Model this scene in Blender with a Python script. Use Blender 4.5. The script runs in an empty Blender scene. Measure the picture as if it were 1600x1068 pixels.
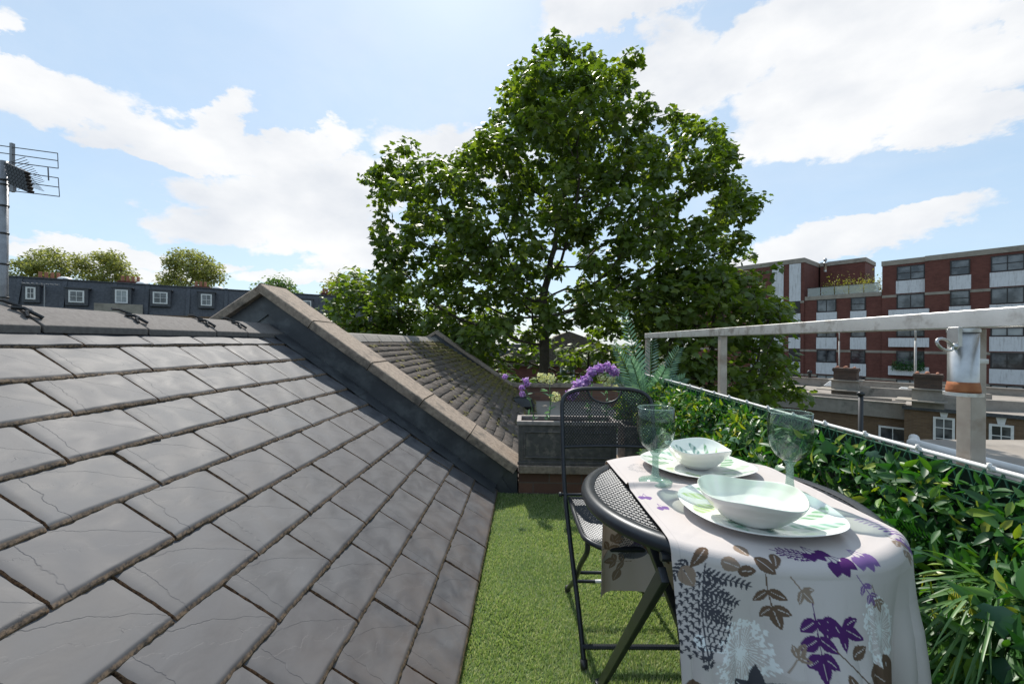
import bpy, math, random
import numpy as np
from mathutils import Vector, Matrix, Euler
random.seed(7); rng = np.random.default_rng(11)
S = bpy.context.scene; COL = S.collection
R = math.radians; PI = math.pi
# ------------------------------------------------------------ camera
FPX = 640.0; YAW = math.atan(25/640); ROLL = -0.006; CAMZ = 1.06
cam = bpy.data.objects.new('camera', bpy.data.cameras.new('camera')); COL.objects.link(cam)
cam.data.sensor_width = 36; cam.data.lens = FPX/1600*36
cam.data.clip_start = 0.02; cam.data.clip_end = 3000
cam.location = (0, 0, CAMZ); cam.rotation_euler = (R(90), ROLL, YAW)
S.camera = cam
CM = Matrix.Rotation(YAW, 3, 'Z') @ Matrix.Rotation(ROLL, 3, 'Y') @ Matrix.Rotation(R(90), 3, 'X')
# ------------------------------------------------------------ exposure
S.view_settings.view_transform = 'Standard'; S.view_settings.look = 'None'
S.view_settings.exposure = 0.45; S.view_settings.gamma = 1; S.view_settings.use_curve_mapping = False
S.cycles.max_bounces = 8; S.cycles.transparent_max_bounces = 12
S.cycles.caustics_reflective = False; S.cycles.caustics_refractive = False
# ------------------------------------------------------------ sun
SUN_EL = 50.0; SUN_AZ = -12.0      # degrees, azimuth from +Y towards +X
sl = bpy.data.lights.new('sun', 'SUN'); sl.energy = 4.0; sl.angle = R(0.55); sl.color = (1, .955, .88)
sun = bpy.data.objects.new('sun', sl); COL.objects.link(sun)
sd = Vector((math.cos(R(SUN_EL))*math.sin(R(SUN_AZ)), math.cos(R(SUN_EL))*math.cos(R(SUN_AZ)), math.sin(R(SUN_EL))))
sun.rotation_euler = sd.to_track_quat('Z', 'Y').to_euler(); sun.location = sd*50

def ray(px, py):
    return CM @ Vector(((px-800)/FPX, (534-py)/FPX, -1))
def at(px, py, d):                      # world point on the pixel's ray, d metres ahead of the camera
    return Vector((0, 0, CAMZ)) + ray(px, py)*d
def atz(px, py, z):
    r = ray(px, py); t = (z-CAMZ)/r.z
    return Vector((0, 0, CAMZ)) + r*t
def W(x, y, z=0):                       # camera-axis metres (right, ahead) to world
    return Vector((x*math.cos(YAW)-y*math.sin(YAW), x*math.sin(YAW)+y*math.cos(YAW), z))

# ------------------------------------------------------------ node helpers
class NT:
    def __init__(s, tree): s.t = tree; s.n = tree.nodes; s.l = tree.links
    def add(s, typ, **kw):
        nd = s.n.new(typ)
        for k, v in kw.items():
            if k == 'inp':
                for kk, vv in v.items():
                    if hasattr(vv, 'links') or isinstance(vv, bpy.types.NodeSocket): s.l.new(vv, nd.inputs[kk])
                    else: nd.inputs[kk].default_value = vv
            else: setattr(nd, k, v)
        return nd
    def link(s, a, b): s.l.new(a, b)
    def math(s, op, a, b=None, clamp=False):
        nd = s.n.new('ShaderNodeMath'); nd.operation = op; nd.use_clamp = clamp
        for i, v in enumerate((a, b)):
            if v is None: continue
            if isinstance(v, bpy.types.NodeSocket): s.l.new(v, nd.inputs[i])
            else: nd.inputs[i].default_value = v
        return nd.outputs[0]
    def noise(s, vec, scale, detail=4, rough=.55, dist=0, dim='3D'):
        nd = s.n.new('ShaderNodeTexNoise'); nd.inputs['Scale'].default_value = scale
        nd.inputs['Detail'].default_value = detail; nd.inputs['Roughness'].default_value = rough
        nd.inputs['Distortion'].default_value = dist
        if vec is not None: s.l.new(vec, nd.inputs['Vector'])
        return nd.outputs[0]
    def mr(s, v, a, b, c=0., d=1., smooth=False):
        nd = s.n.new('ShaderNodeMapRange'); nd.inputs[1].default_value = a; nd.inputs[2].default_value = b
        nd.inputs[3].default_value = c; nd.inputs[4].default_value = d
        if smooth: nd.interpolation_type = 'SMOOTHSTEP'
        s.l.new(v, nd.inputs[0]); return nd.outputs[0]
    def mix(s, f, a, b, mode='MIX'):
        nd = s.n.new('ShaderNodeMix'); nd.data_type = 'RGBA'; nd.blend_type = mode
        for i, v in ((0, f), (6, a), (7, b)):
            if isinstance(v, bpy.types.NodeSocket): s.l.new(v, nd.inputs[i])
            else: nd.inputs[i].default_value = v if i == 0 else (tuple(v)+(1,))[:4]
        return nd.outputs[2]
    def ramp(s, v, stops):
        nd = s.n.new('ShaderNodeValToRGB'); s.l.new(v, nd.inputs[0]); e = nd.color_ramp.elements
        while len(e) < len(stops): e.new(.5)
        for el, (p, c) in zip(e, stops): el.position = p; el.color = tuple(c)+(1,)
        return nd.outputs[0]

def mat(name, base=(.5, .5, .5), rough=.6, metal=0., spec=.5):
    m = bpy.data.materials.new(name); m.use_nodes = True
    t = NT(m.node_tree); p = t.n['Principled BSDF']
    p.inputs['Base Color'].default_value = tuple(base)+(1,); p.inputs['Roughness'].default_value = rough
    p.inputs['Metallic'].default_value = metal; p.inputs['Specular IOR Level'].default_value = spec
    m['p'] = 1
    return m, t, p
def objco(t):
    return t.add('ShaderNodeTexCoord').outputs['Object']
def bump(t, p, h, strength=.3, dist=.01):
    b = t.add('ShaderNodeBump', inp={'Strength': strength, 'Distance': dist, 'Height': h})
    t.link(b.outputs[0], p.inputs['Normal']); return b
def varied(name, c1, c2, scale=5, rough=.7, metal=0., spec=.5, bs=.2, bd=.004, bscale=None, c3=None, s3=2., detail=5):
    m, t, p = mat(name, c1, rough, metal, spec); co = objco(t)
    n = t.noise(co, scale, detail); f = t.mr(n, .32, .68)
    col = t.mix(f, c1, c2)
    if c3:
        n3 = t.noise(co, s3, 5, .65); col = t.mix(t.mr(n3, .52, .7), col, c3)
    t.link(col, p.inputs['Base Color'])
    if bs: bump(t, p, t.noise(co, bscale or scale*4, 6, .65), bs, bd)
    return m
# ------------------------------------------------------------ world: sky and clouds
w = bpy.data.worlds.new('World'); S.world = w; w.use_nodes = True
t = NT(w.node_tree); bg = t.n['Background']
sky = t.add('ShaderNodeTexSky', sky_type='NISHITA'); sky.sun_disc = False
sky.sun_elevation = R(SUN_EL); sky.sun_rotation = R(SUN_AZ)
sky.altitude = 30; sky.air_density = 1.0; sky.dust_density = 0.6; sky.ozone_density = 1.4
gen = t.add('ShaderNodeTexCoord').outputs['Generated']
def vm(op, a, b=None):
    nd = t.n.new('ShaderNodeVectorMath'); nd.operation = op
    for i, v in enumerate((a, b)):
        if v is None: continue
        if isinstance(v, bpy.types.NodeSocket): t.l.new(v, nd.inputs[i])
        else: nd.inputs[i].default_value = v
    return nd.outputs[0]
nz = t.n.new('ShaderNodeTexNoise'); nz.inputs['Scale'].default_value = 3.2; nz.inputs['Detail'].default_value = 9; nz.inputs['Roughness'].default_value = .62
mp = t.add('ShaderNodeMapping', inp={'Scale': (1, 1, 1.9)}); t.link(gen, mp.inputs[0]); t.link(mp.outputs[0], nz.inputs['Vector'])
wob = vm('SUBTRACT', nz.outputs[1], (.5, .5, .5)); wob = vm('MULTIPLY', wob, (.26, .26, .20)); dd = vm('ADD', gen, wob)
CL = [(95,155,130,36,-14),(40,120,90,26,-10),(215,190,70,16,-8),(20,45,70,26,-25),(330,225,170,36,-4),(350,185,60,26,-30),(470,225,110,28,-14),(250,235,110,18,0),
 (480,300,200,66,-12),(400,330,150,36,-6),(520,360,120,40,0),(150,375,130,22,-12),(30,390,70,13,0),(460,425,90,16,-4),(270,405,130,16,-6),(560,400,80,40,0),
 (1180,70,230,56,-4),(1340,100,190,92,0),(1290,190,180,62,0),(1440,120,130,62,8),(1480,185,110,40,14),(1060,110,120,80,0),(960,15,170,30,0),
 (1590,30,46,44,0),(1390,345,150,30,-4),(1300,370,150,30,0),(1450,325,90,22,0),(1220,400,110,20,0),(700,250,140,60,0)]
acc = None
for (cx, cy, rx, ry, an) in CL:
    d = ray(cx, cy).normalized()
    L = math.hypot(1, math.hypot((cx-800)/FPX, (534-cy)/FPX))
    k = 1/(FPX*L)*1.3
    m_ = t.add('ShaderNodeMapping', vector_type='TEXTURE')
    q = d.to_track_quat('Z', 'Y').to_matrix() @ Matrix.Rotation(R(an), 3, 'Z')
    if q.col[0].dot(CM.col[0]) < 0: pass
    m_.inputs['Location'].default_value = d; m_.inputs['Rotation'].default_value = q.to_euler()
    m_.inputs['Scale'].default_value = (rx*k, ry*k, .6)
    t.link(dd, m_.inputs[0])
    g = t.add('ShaderNodeTexGradient', gradient_type='SPHERICAL'); t.link(m_.outputs[0], g.inputs[0])
    acc = g.outputs[1] if acc is None else t.math('MAXIMUM', acc, g.outputs[1])
fine = t.noise(mp.outputs[0], 13, 8, .6)
den = t.math('ADD', acc, t.math('MULTIPLY', t.math('SUBTRACT', fine, .5), .75))
den = t.mr(den, .22, .46, 0, 1, True)
shade = t.noise(mp.outputs[0], 4.5, 6, .55)
CLOUD_W = 6.0
cc = t.mix(t.mr(shade, .38, .7), (CLOUD_W, CLOUD_W, CLOUD_W*1.0), (CLOUD_W*.76, CLOUD_W*.79, CLOUD_W*.84))
wisp = t.mr(t.noise(mp.outputs[0], 1.7, 9, .65, .5), .45, .8, .10, .34)
wisp = t.math('MAXIMUM', wisp, 0.0)
den = t.math('MAXIMUM', den, wisp)
skyc = t.mix(.62, sky.outputs[0], (3.15, 4.35, 5.45))
colr = t.mix(t.math('MULTIPLY', den, .95), skyc, cc)
t.link(colr, bg.inputs[0]); bg.inputs[1].default_value = 0.125

# ------------------------------------------------------------ object helpers
def tag(o, label=None, cat=None, group=None, kind=None):
    if label: o['label'] = label
    if cat: o['category'] = cat
    if group: o['group'] = group
    if kind: o['kind'] = kind
    return o
def thing(name, label, cat, loc=(0, 0, 0), rz=0, group=None):
    o = bpy.data.objects.new(name, None); COL.objects.link(o); o.empty_display_size = .1
    o.location = loc; o.rotation_euler = (0, 0, rz)
    return tag(o, label, cat, group)
def link(name, me, m, parent=None, smooth=False):
    ms = m if isinstance(m, (list, tuple)) else [m]
    for x in ms: me.materials.append(x)
    if smooth: me.polygons.foreach_set('use_smooth', np.ones(len(me.polygons), bool))
    o = bpy.data.objects.new(name, me); COL.objects.link(o)
    if parent is not None:
        o.parent = parent
    return o
def invloc(o):                      # world -> local of an unscaled thing
    return (Matrix.Translation(o.location) @ o.rotation_euler.to_matrix().to_4x4()).inverted()
class MB:
    def __init__(s): s.v = []; s.f = []; s.mi = []; s.cur = 0
    def add(s, vs, fs):
        b = len(s.v); s.v += [tuple(v) for v in vs]; s.f += [tuple(b+i for i in f) for f in fs]; s.mi += [s.cur]*len(fs)
        return s
    def box(s, c, d, M=None):
        x, y, z = d[0]/2, d[1]/2, d[2]/2
        vs = [Vector((i*x, j*y, k*z)) for k in (-1, 1) for (i, j) in ((-1, -1), (1, -1), (1, 1), (-1, 1))]
        if M is not None: vs = [M @ v for v in vs]
        c = Vector(c)
        return s.add([v+c for v in vs], [(3, 2, 1, 0), (4, 5, 6, 7), (0, 1, 5, 4), (1, 2, 6, 5), (2, 3, 7, 6), (3, 0, 4, 7)])
    def b2(s, p0, p1):              # box by corners
        c = [(a+b)/2 for a, b in zip(p0, p1)]; d = [abs(a-b) for a, b in zip(p0, p1)]
        return s.box(c, d)
    def tube(s, pts, r, n=8, cap=True):
        pts = [Vector(p) for p in pts]; rs = r if isinstance(r, (list, tuple)) else [r]*len(pts)
        rings = []; up = None
        for i, p in enumerate(pts):
            a = pts[max(i-1, 0)]; b = pts[min(i+1, len(pts)-1)]; d = (b-a)
            d = d.normalized() if d.length > 1e-9 else Vector((0, 0, 1))
            if up is None: up = Vector((0, 0, 1)) if abs(d.z) < .9 else Vector((1, 0, 0))
            x = d.cross(up)
            if x.length < 1e-4: x = d.cross(Vector((0.3, 1, 0.2)))
            x.normalize(); y = x.cross(d).normalized(); up = y
            rings.append([p+(x*math.cos(2*PI*k/n)+y*math.sin(2*PI*k/n))*rs[i] for k in range(n)])
        vs = [v for rg in rings for v in rg]; fs = []
        for i in range(len(pts)-1):
            for k in range(n): fs.append((i*n+k, i*n+(k+1) % n, (i+1)*n+(k+1) % n, (i+1)*n+k))
        if cap: fs += [tuple(range(n-1, -1, -1)), tuple((len(pts)-1)*n+k for k in range(n))]
        return s.add(vs, fs)
    def lathe(s, prof, c=(0, 0, 0), n=32):
        c = Vector(c); vs = []; fs = []
        for (r, z) in prof:
            for k in range(n): a = 2*PI*k/n; vs.append(c+Vector((r*math.cos(a), r*math.sin(a), z)))
        for i in range(len(prof)-1):
            for k in range(n): fs.append((i*n+k, i*n+(k+1) % n, (i+1)*n+(k+1) % n, (i+1)*n+k))
        return s.add(vs, fs)
    def prism(s, poly, y0, y1):     # polygon in (x,z) extruded along y
        n = len(poly); vs = [(x, y0, z) for x, z in poly]+[(x, y1, z) for x, z in poly]
        return s.add(vs, [tuple(range(n)), tuple(range(2*n-1, n-1, -1))]+[(i, i+n, (i+1) % n+n, (i+1) % n) for i in range(n)])
    def build(s, name, m, parent=None, smooth=False, bevel=0, local=False, seg=2):
        me = bpy.data.meshes.new(name); vs = s.v
        if parent is not None and not local:
            I = invloc_chain(parent); vs = [I @ Vector(v) for v in vs]
        me.from_pydata([tuple(v) for v in vs], [], s.f); me.update()
        o = link(name, me, m, parent, smooth)
        if len(set(s.mi)) > 1: me.polygons.foreach_set('material_index', s.mi)
        if bevel:
            bm = o.modifiers.new('bevel', 'BEVEL'); bm.width = bevel; bm.segments = seg; bm.limit_method = 'ANGLE'; bm.angle_limit = R(40)
            me.polygons.foreach_set('use_smooth', np.ones(len(me.polygons), bool))
            bm.harden_normals = False
            wn = o.modifiers.new('wn', 'WEIGHTED_NORMAL')
        return o
def invloc_chain(o):
    M = Matrix.Identity(4)
    while o is not None:
        M = (Matrix.Translation(o.location) @ o.rotation_euler.to_matrix().to_4x4()) @ M; o = o.parent
    return M.inverted()
def np_mesh(name, V, F, m, parent=None, smooth=False, attrs=None, cols=None, local=False):
    V = np.asarray(V, np.float32); F = np.asarray(F, np.int32); k = F.shape[1]
    if parent is not None and not local:
        I = np.array(invloc_chain(parent)); V = (V @ I[:3, :3].T + I[:3, 3]).astype(np.float32)
    me = bpy.data.meshes.new(name); me.vertices.add(len(V)); me.vertices.foreach_set('co', V.ravel())
    me.loops.add(F.size); me.loops.foreach_set('vertex_index', F.ravel())
    me.polygons.add(len(F)); me.polygons.foreach_set('loop_start', np.arange(0, F.size, k, dtype=np.int32))
    me.polygons.foreach_set('loop_total', np.full(len(F), k, np.int32))
    me.update(calc_edges=True); me.validate()
    for an, av in (attrs or {}).items():
        av = np.asarray(av, np.float32)
        if av.ndim == 1: a = me.attributes.new(an, 'FLOAT', 'POINT'); a.data.foreach_set('value', av)
        else: a = me.attributes.new(an, 'FLOAT_VECTOR', 'POINT'); a.data.foreach_set('vector', av.ravel())
    for an, av in (cols or {}).items():
        a = me.attributes.new(an, 'FLOAT_COLOR', 'POINT'); a.data.foreach_set('color', np.c_[av, np.ones(len(av))].astype(np.float32).ravel())
    return link(name, me, m, parent, smooth)
def scatter(tv, tf, Ms, P):         # many copies of a template as one vertex/face array
    tv = np.asarray(tv, np.float32); tf = np.asarray(tf, np.int32); n = len(P)
    V = np.einsum('nij,vj->nvi', Ms, tv)+P[:, None, :]
    F = tf[None]+(np.arange(n)*len(tv))[:, None, None]
    return V.reshape(-1, 3), F.reshape(-1, tf.shape[1])
def rot_frames(nrm, dirv, size):    # columns: side, along, normal
    nrm = nrm/np.linalg.norm(nrm, axis=1, keepdims=True)
    d = dirv-nrm*(dirv*nrm).sum(1, keepdims=True); d /= np.linalg.norm(d, axis=1, keepdims=True)+1e-9
    s_ = np.cross(d, nrm); M = np.stack([s_, d, nrm], axis=2)*np.asarray(size)[:, None, None]
    return M
MAPLE = [(0, 0), (.22, -.06), (.46, .1), (.34, .22), (.62, .5), (.34, .5), (.30, .62), (0, 1.0), (-.30, .62), (-.34, .5), (-.62, .5), (-.34, .22), (-.46, .1), (-.22, -.06)]
mv = [(0, .38, .05)]+[(x, y, -.10*abs(x)-.10*y*y) for x, y in MAPLE]
mf = [(0, i+1, (i+1) % 14+1) for i in range(14)]
lv = [(0, 0, 0), (.16, .28, .04), (.15, .6, .02), (0, 1, -.12), (-.15, .6, .02), (-.16, .28, .04), (0, .45, -.03)]
lf = [(6, i, (i+1) % 6) for i in range(6)]
def leaf_mat(name, c1, c2, c3, trans=.45, rough=.45, tcol=(1.5, 1.7, .5), spec=.5):
    m, t, p = mat(name, c1, rough, 0, spec)
    a = t.add('ShaderNodeAttribute', attribute_name='rnd').outputs['Fac']
    c = t.ramp(a, [(0, c1), (.55, c2), (1, c3)]); t.link(c, p.inputs['Base Color'])
    tr = t.add('ShaderNodeBsdfTranslucent')
    tc = t.mix(1., c, tcol, 'MULTIPLY'); t.link(tc, tr.inputs[0])
    ms = t.add('ShaderNodeMixShader', inp={0: trans}); t.link(p.outputs[0], ms.inputs[1]); t.link(tr.outputs[0], ms.inputs[2])
    t.link(ms.outputs[0], t.n['Material Output'].inputs[0]); return m
def expanded(mb, fn, x0, x1, y0, y1, dx=.007, dy=.0075, w=.0026, th=.0012, inside=None):
    nx = int((x1-x0)/dx); ny = int((y1-y0)/dy)
    for j in range(ny+1):
        for i in range(nx):
            ya = y0+j*dy+(dy if (i+j) % 2 else 0); yb = y0+j*dy+(dy if (i+1+j) % 2 else 0)
            xa = x0+i*dx; xb = xa+dx; xm, ym = (xa+xb)/2, (ya+yb)/2
            if inside and not inside(xm, ym): continue
            L = math.hypot(dx, yb-ya); px_, py_ = -(yb-ya)/L*w/2, dx/L*w/2
            q = [(xa+px_, ya+py_), (xb+px_, yb+py_), (xb-px_, yb-py_), (xa-px_, ya-py_)]
            tl = .0008
            v = [fn(a, b, th/2+(tl if k < 2 else -tl)) for k, (a, b) in enumerate(q)]+[fn(a, b, -th/2+(tl if k < 2 else -tl)) for k, (a, b) in enumerate(q)]
            mb.add(v, [(0, 1, 2, 3), (7, 6, 5, 4), (0, 4, 5, 1), (3, 2, 6, 7)])
# ============================================================ materials
M_conc = varied('ridge_concrete', (.115, .102, .095), (.16, .145, .135), 60, .85, bs=.5, bd=.002, bscale=220)
M_stone = varied('coping_stone', (.20, .155, .12), (.34, .27, .21), 45, .9, bs=.7, bd=.004, bscale=160, c3=(.10, .085, .07), s3=9)
M_lead = varied('lead_sheet', (.044, .048, .054), (.074, .078, .085), 6, .5, metal=.15, bs=.3, bd=.004, bscale=14, c3=(.13, .14, .145), s3=3)
M_black = varied('black_plastic', (.012, .012, .013), (.02, .02, .02), 30, .4, bs=0)
M_steelgrey = varied('anthracite_paint', (.022, .025, .029), (.03, .034, .04), 40, .38, metal=.35, bs=.15, bd=.0008, bscale=500)
M_galv = varied('galvanised_steel', (.42, .42, .42), (.58, .58, .57), 30, .34, metal=.85, bs=.1, bd=.001)
M_rail = varied('brushed_aluminium', (.62, .61, .59), (.74, .73, .71), 18, .42, metal=.7, bs=.15, bd=.0006, bscale=300, c3=(.36, .33, .30), s3=14)
M_post = varied('weathered_post', (.36, .31, .27), (.48, .43, .38), 20, .5, metal=.45, bs=.15, bd=.001, bscale=90, c3=(.26, .2, .15), s3=8)
M_rust = varied('rusty_wood_plug', (.28, .09, .035), (.42, .17, .07), 40, .9)
M_white = varied('white_plastic', (.68, .67, .65), (.78, .77, .75), 20, .45, bs=.05, bd=.001)
M_whitepaint = varied('white_paint', (.66, .65, .63), (.78, .77, .75), 9, .5, bs=.05)
M_soil = varied('dark_soil', (.03, .022, .016), (.07, .05, .035), 60, .95, bs=1, bd=.02, bscale=90)
M_slateb = varied('mansard_slate', (.045, .048, .058), (.085, .088, .098), 6, .55, bs=.3, bd=.02, bscale=9)
M_pot = varied('terracotta', (.30, .12, .07), (.38, .18, .11), 12, .85)
M_glassdark, t, p = mat('window_glass', (.03, .036, .042), .08, 0, .8)
n = t.noise(objco(t), .9, 3); t.link(t.mix(t.mr(n, .4, .62), (.02, .024, .03), (.16, .17, .18)), p.inputs['Base Color'])
def brick_mat(name, c1, c2, mort, sx=.225, sy=.075, bs=.4, stain=None):
    m, t, p = mat(name, c1, .88); co = objco(t); sep = t.add('ShaderNodeSeparateXYZ'); t.link(co, sep.inputs[0])
    cb = t.add('ShaderNodeCombineXYZ'); t.link(t.math('ADD', sep.outputs[0], sep.outputs[1]), cb.inputs[0]); t.link(sep.outputs[2], cb.inputs[1])
    b = t.add('ShaderNodeTexBrick'); t.link(cb.outputs[0], b.inputs['Vector'])
    b.inputs['Scale'].default_value = 1; b.inputs['Brick Width'].default_value = sx; b.inputs['Row Height'].default_value = sy
    b.inputs['Mortar Size'].default_value = sy*.075; b.inputs['Mortar Smooth'].default_value = .3
    b.inputs['Color1'].default_value = c1+(1,); b.inputs['Color2'].default_value = c2+(1,); b.inputs['Mortar'].default_value = mort+(1,)
    n = t.noise(co, 1.3, 6, .6); c = t.mix(t.mr(n, .45, .75, 0, .55), b.outputs[0], stain or tuple(x*.45 for x in c1))
    n2 = t.noise(co, 25, 3); c = t.mix(t.mr(n2, .3, .7, 0, .35), c, c2)
    t.link(c, p.inputs['Base Color']); bump(t, p, b.outputs['Fac'], -bs, .006); return m
M_brick_red = brick_mat('dark_red_brick', (.115, .036, .027), (.165, .056, .041), (.11, .07, .055))
M_brick_brown = brick_mat('brown_stock_brick', (.20, .125, .07), (.13, .078, .045), (.17, .14, .105))
M_brick_low = brick_mat('weathered_brick', (.20, .10, .065), (.12, .062, .045), (.15, .12, .095))
M_band = varied('stone_band', (.27, .24, .20), (.34, .30, .25), 2, .85, c3=(.18, .16, .13), s3=.8)
def panel_mat():
    m, t, p = mat('white_panel', (.7, .7, .7), .65); co = objco(t)
    mp_ = t.add('ShaderNodeMapping', inp={'Scale': (5, 5, .5)}); t.link(co, mp_.inputs[0])
    n = t.noise(mp_.outputs[0], 1.6, 8, .7); n2 = t.noise(co, 3, 6, .7)
    c = t.mix(t.mr(n, .5, .78, 0, .75), (.66, .67, .69), (.20, .19, .18)); c = t.mix(t.mr(n2, .5, .8, 0, .5), c, (.42, .42, .41))
    t.link(c, p.inputs['Base Color']); return m
M_panel = panel_mat()
M_felt = varied('roof_felt', (.25, .215, .18), (.33, .29, .25), 1.2, .95, c3=(.17, .15, .13), s3=.7, bs=.3, bd=.01, bscale=20)
M_cement = varied('cement_render', (.24, .21, .18), (.32, .29, .25), 3, .95, c3=(.13, .12, .10), s3=1.5, bs=.4, bd=.01, bscale=20)
M_dormframe = M_whitepaint

# ============================================================ ground
g = MB(); g.b2((-700, -300, -8.6), (700, 1500, -8.0))
tag(g.build('ground', varied('ground_earth', (.05, .07, .03), (.10, .09, .06), .15, .95, bs=0)), kind='structure')

# ============================================================ our slate roof
TH = math.atan(.69); CT, ST = math.cos(TH), math.sin(TH)
RX, RZ = -1.86, .69*(1.86-.1978)
GY = 2.86                                                # front face of the gable parapet
SG = np.linspace(0, 2.3, 231); TG = np.full(231, TH)
XG = RX+np.concatenate([[0], np.cumsum(np.cos(TG[:-1])*.01)]); ZG = RZ-np.concatenate([[0], np.cumsum(np.sin(TG[:-1])*.01)])
def s_at(x): return float(np.interp(x, XG, SG))
def roofpt(s, y, h):                                     # s down slope from ridge, h above plane
    s = np.asarray(s, float); X_ = np.interp(s, SG, XG); Z_ = np.interp(s, SG, ZG); T_ = np.interp(s, SG, TG)
    return np.stack([X_+h*np.sin(T_), y+0*s, Z_+h*np.cos(T_)], -1)
roof = thing('slate_roof', 'pitched roof of large grey riven slates rising from the green turf, nearest the viewer', 'roof', (-1.0, 1.4, 0))
deck = MB()
deck.add([(RX, -1.2, RZ-.02), (-1.0, -1.2, .53), (-1.0, GY, .53), (RX, GY, RZ-.02)], [(0, 1, 2, 3)]); deck.add([(-1.0, -1.2, .53), (-.2, -1.2, -.022), (-.2, GY, -.022), (-1.0, GY, .53)], [(0, 1, 2, 3)])
deck.add([(RX, -1.2, RZ-.021), (RX+.01, -1.2, RZ-.03), (RX+.01, GY, RZ-.03), (RX, GY, RZ-.021), (RX-1.95, -1.2, -.15), (RX-1.95, GY, -.15)], [(0, 1, 2, 3), (4, 0, 3, 5)])
deck.build('roof_deck', M_lead, roof)
# slates
def slate_mat():
    m, t, p = mat('riven_slate', (.2, .2, .21), .6, 0, .35)
    a = t.add('ShaderNodeAttribute', attribute_name='tuv').outputs['Vector']
    r = t.add('ShaderNodeAttribute', attribute_name='rnd').outputs['Fac']
    e = t.add('ShaderNodeAttribute', attribute_name='edge').outputs['Fac']
    mp_ = t.add('ShaderNodeMapping', inp={'Scale': (1, 1.25, 1)}); t.link(a, mp_.inputs[0])
    soft = t.noise(mp_.outputs[0], 2.6, 3, .5, .6)
    wv = t.noise(mp_.outputs[0], 1.35, 5, .55, .9)
    # riven step lines: contour lines of a smooth warped field
    su = t.add('ShaderNodeSeparateXYZ'); t.link(a, su.inputs[0]); uu, vv, ww = su.outputs
    wob_ = t.math('SUBTRACT', t.noise(a, 3.2, 5, .6), .5); wob2 = t.math('SUBTRACT', t.noise(a, 2.1, 4, .6), .5)
    def crease(expr, wid, amp, brk):
        d_ = t.math('ADD', expr, t.math('MULTIPLY', wob_, amp)); side = t.mr(d_, -wid, wid, 0, 1, True); ln_ = t.math('SUBTRACT', 1, t.mr(t.math('ABSOLUTE', d_), 0, wid, 0, 1))
        return side, t.math('MULTIPLY', ln_, brk)
    ha = t.mr(t.noise(a, 1.9, 2), .38, .5); hb = t.mr(t.noise(a, 2.7, 2), .42, .54); hc = t.mr(t.noise(a, 3.9, 2), .5, .6)
    s1, l1 = crease(t.math('SUBTRACT', uu, t.math('ADD', .13, t.math('MULTIPLY', wob2, .30))), .009, .10, ha)
    s2, l2 = crease(t.math('SUBTRACT', t.math('MULTIPLY', vv, 1.0), t.math('ADD', .42, t.math('MULTIPLY', t.math('POWER', uu, 2.2), .62))), .008, .22, hb)
    s3, l3 = crease(t.math('SUBTRACT', t.math('ADD', t.math('MULTIPLY', vv, .8), t.math('MULTIPLY', uu, -.5)), .38), .007, .5, hc)
    line = t.math('MAXIMUM', l1, t.math('MAXIMUM', l2, t.math('MULTIPLY', l3, .6)))
    grain = t.noise(objco(t), 260, 4, .6)
    c = t.mix(t.mr(soft, .3, .72), (.050, .051, .058), (.112, .113, .120))
    c = t.mix(t.math('MULTIPLY', line, .45), c, (.03, .03, .034))
    big = t.noise(objco(t), 1.6, 5, .6); c = t.mix(t.mr(big, .45, .8, 0, .5), c, (.11, .098, .09))
    c = t.mix(t.mr(r, 0, 1, 0, .35), c, (.075, .072, .08))
    # brown soiling towards the eaves
    sep = t.add('ShaderNodeSeparateXYZ'); t.link(objco(t), sep.inputs[0])
    dirt = t.math('MULTIPLY', t.mr(sep.outputs[0], .35, .85), t.mr(t.noise(objco(t), 7, 5, .6), .35, .7))
    c = t.mix(t.math('MULTIPLY', dirt, .6), c, (.11, .075, .055))
    ed = t.mix(t.mr(t.noise(objco(t), 120, 5, .7), .38, .6), (.035, .027, .022), (.27, .18, .11))
    c = t.mix(e, c, ed); t.link(c, p.inputs['Base Color'])
    t.link(t.mr(soft, .3, .7, .58, .68), p.inputs['Roughness'])
    h = t.math('ADD', t.math('MULTIPLY', t.math('FLOOR', t.math('MULTIPLY', wv, 6.5)), .10), t.math('MULTIPLY', k, .02))
    h = t.math('ADD', t.math('MULTIPLY', t.math('SUBTRACT', t.math('MULTIPLY', wv, 1.0), 0.0), .9), t.math('MULTIPLY', line, -.055))
    h = t.math('ADD', t.math('MULTIPLY', soft, .15), t.math('MULTIPLY', line, -.05)); h = t.math('ADD', h, t.math('MULTIPLY', s1, .07)); h = t.math('ADD', h, t.math('MULTIPLY', s2, -.05)); h = t.math('ADD', h, t.math('MULTIPLY', s3, .03)); h = t.math('ADD', h, t.math('MULTIPLY', grain, .006))
    bump(t, p, h, .62, .013); return m
M_slate = slate_mat()
PIT, GA = .2845, .158
Vs = []; Fs = []; TU = []; RN = []; ED = []; base = 0
nu, nv = 26, 22
def vnoise(x, seed): return sum(math.sin(x*f+seed*(1.7+f*.13))*a for f, a in ((9, .5), (23, .3), (51, .25), (97, .15)))
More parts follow.
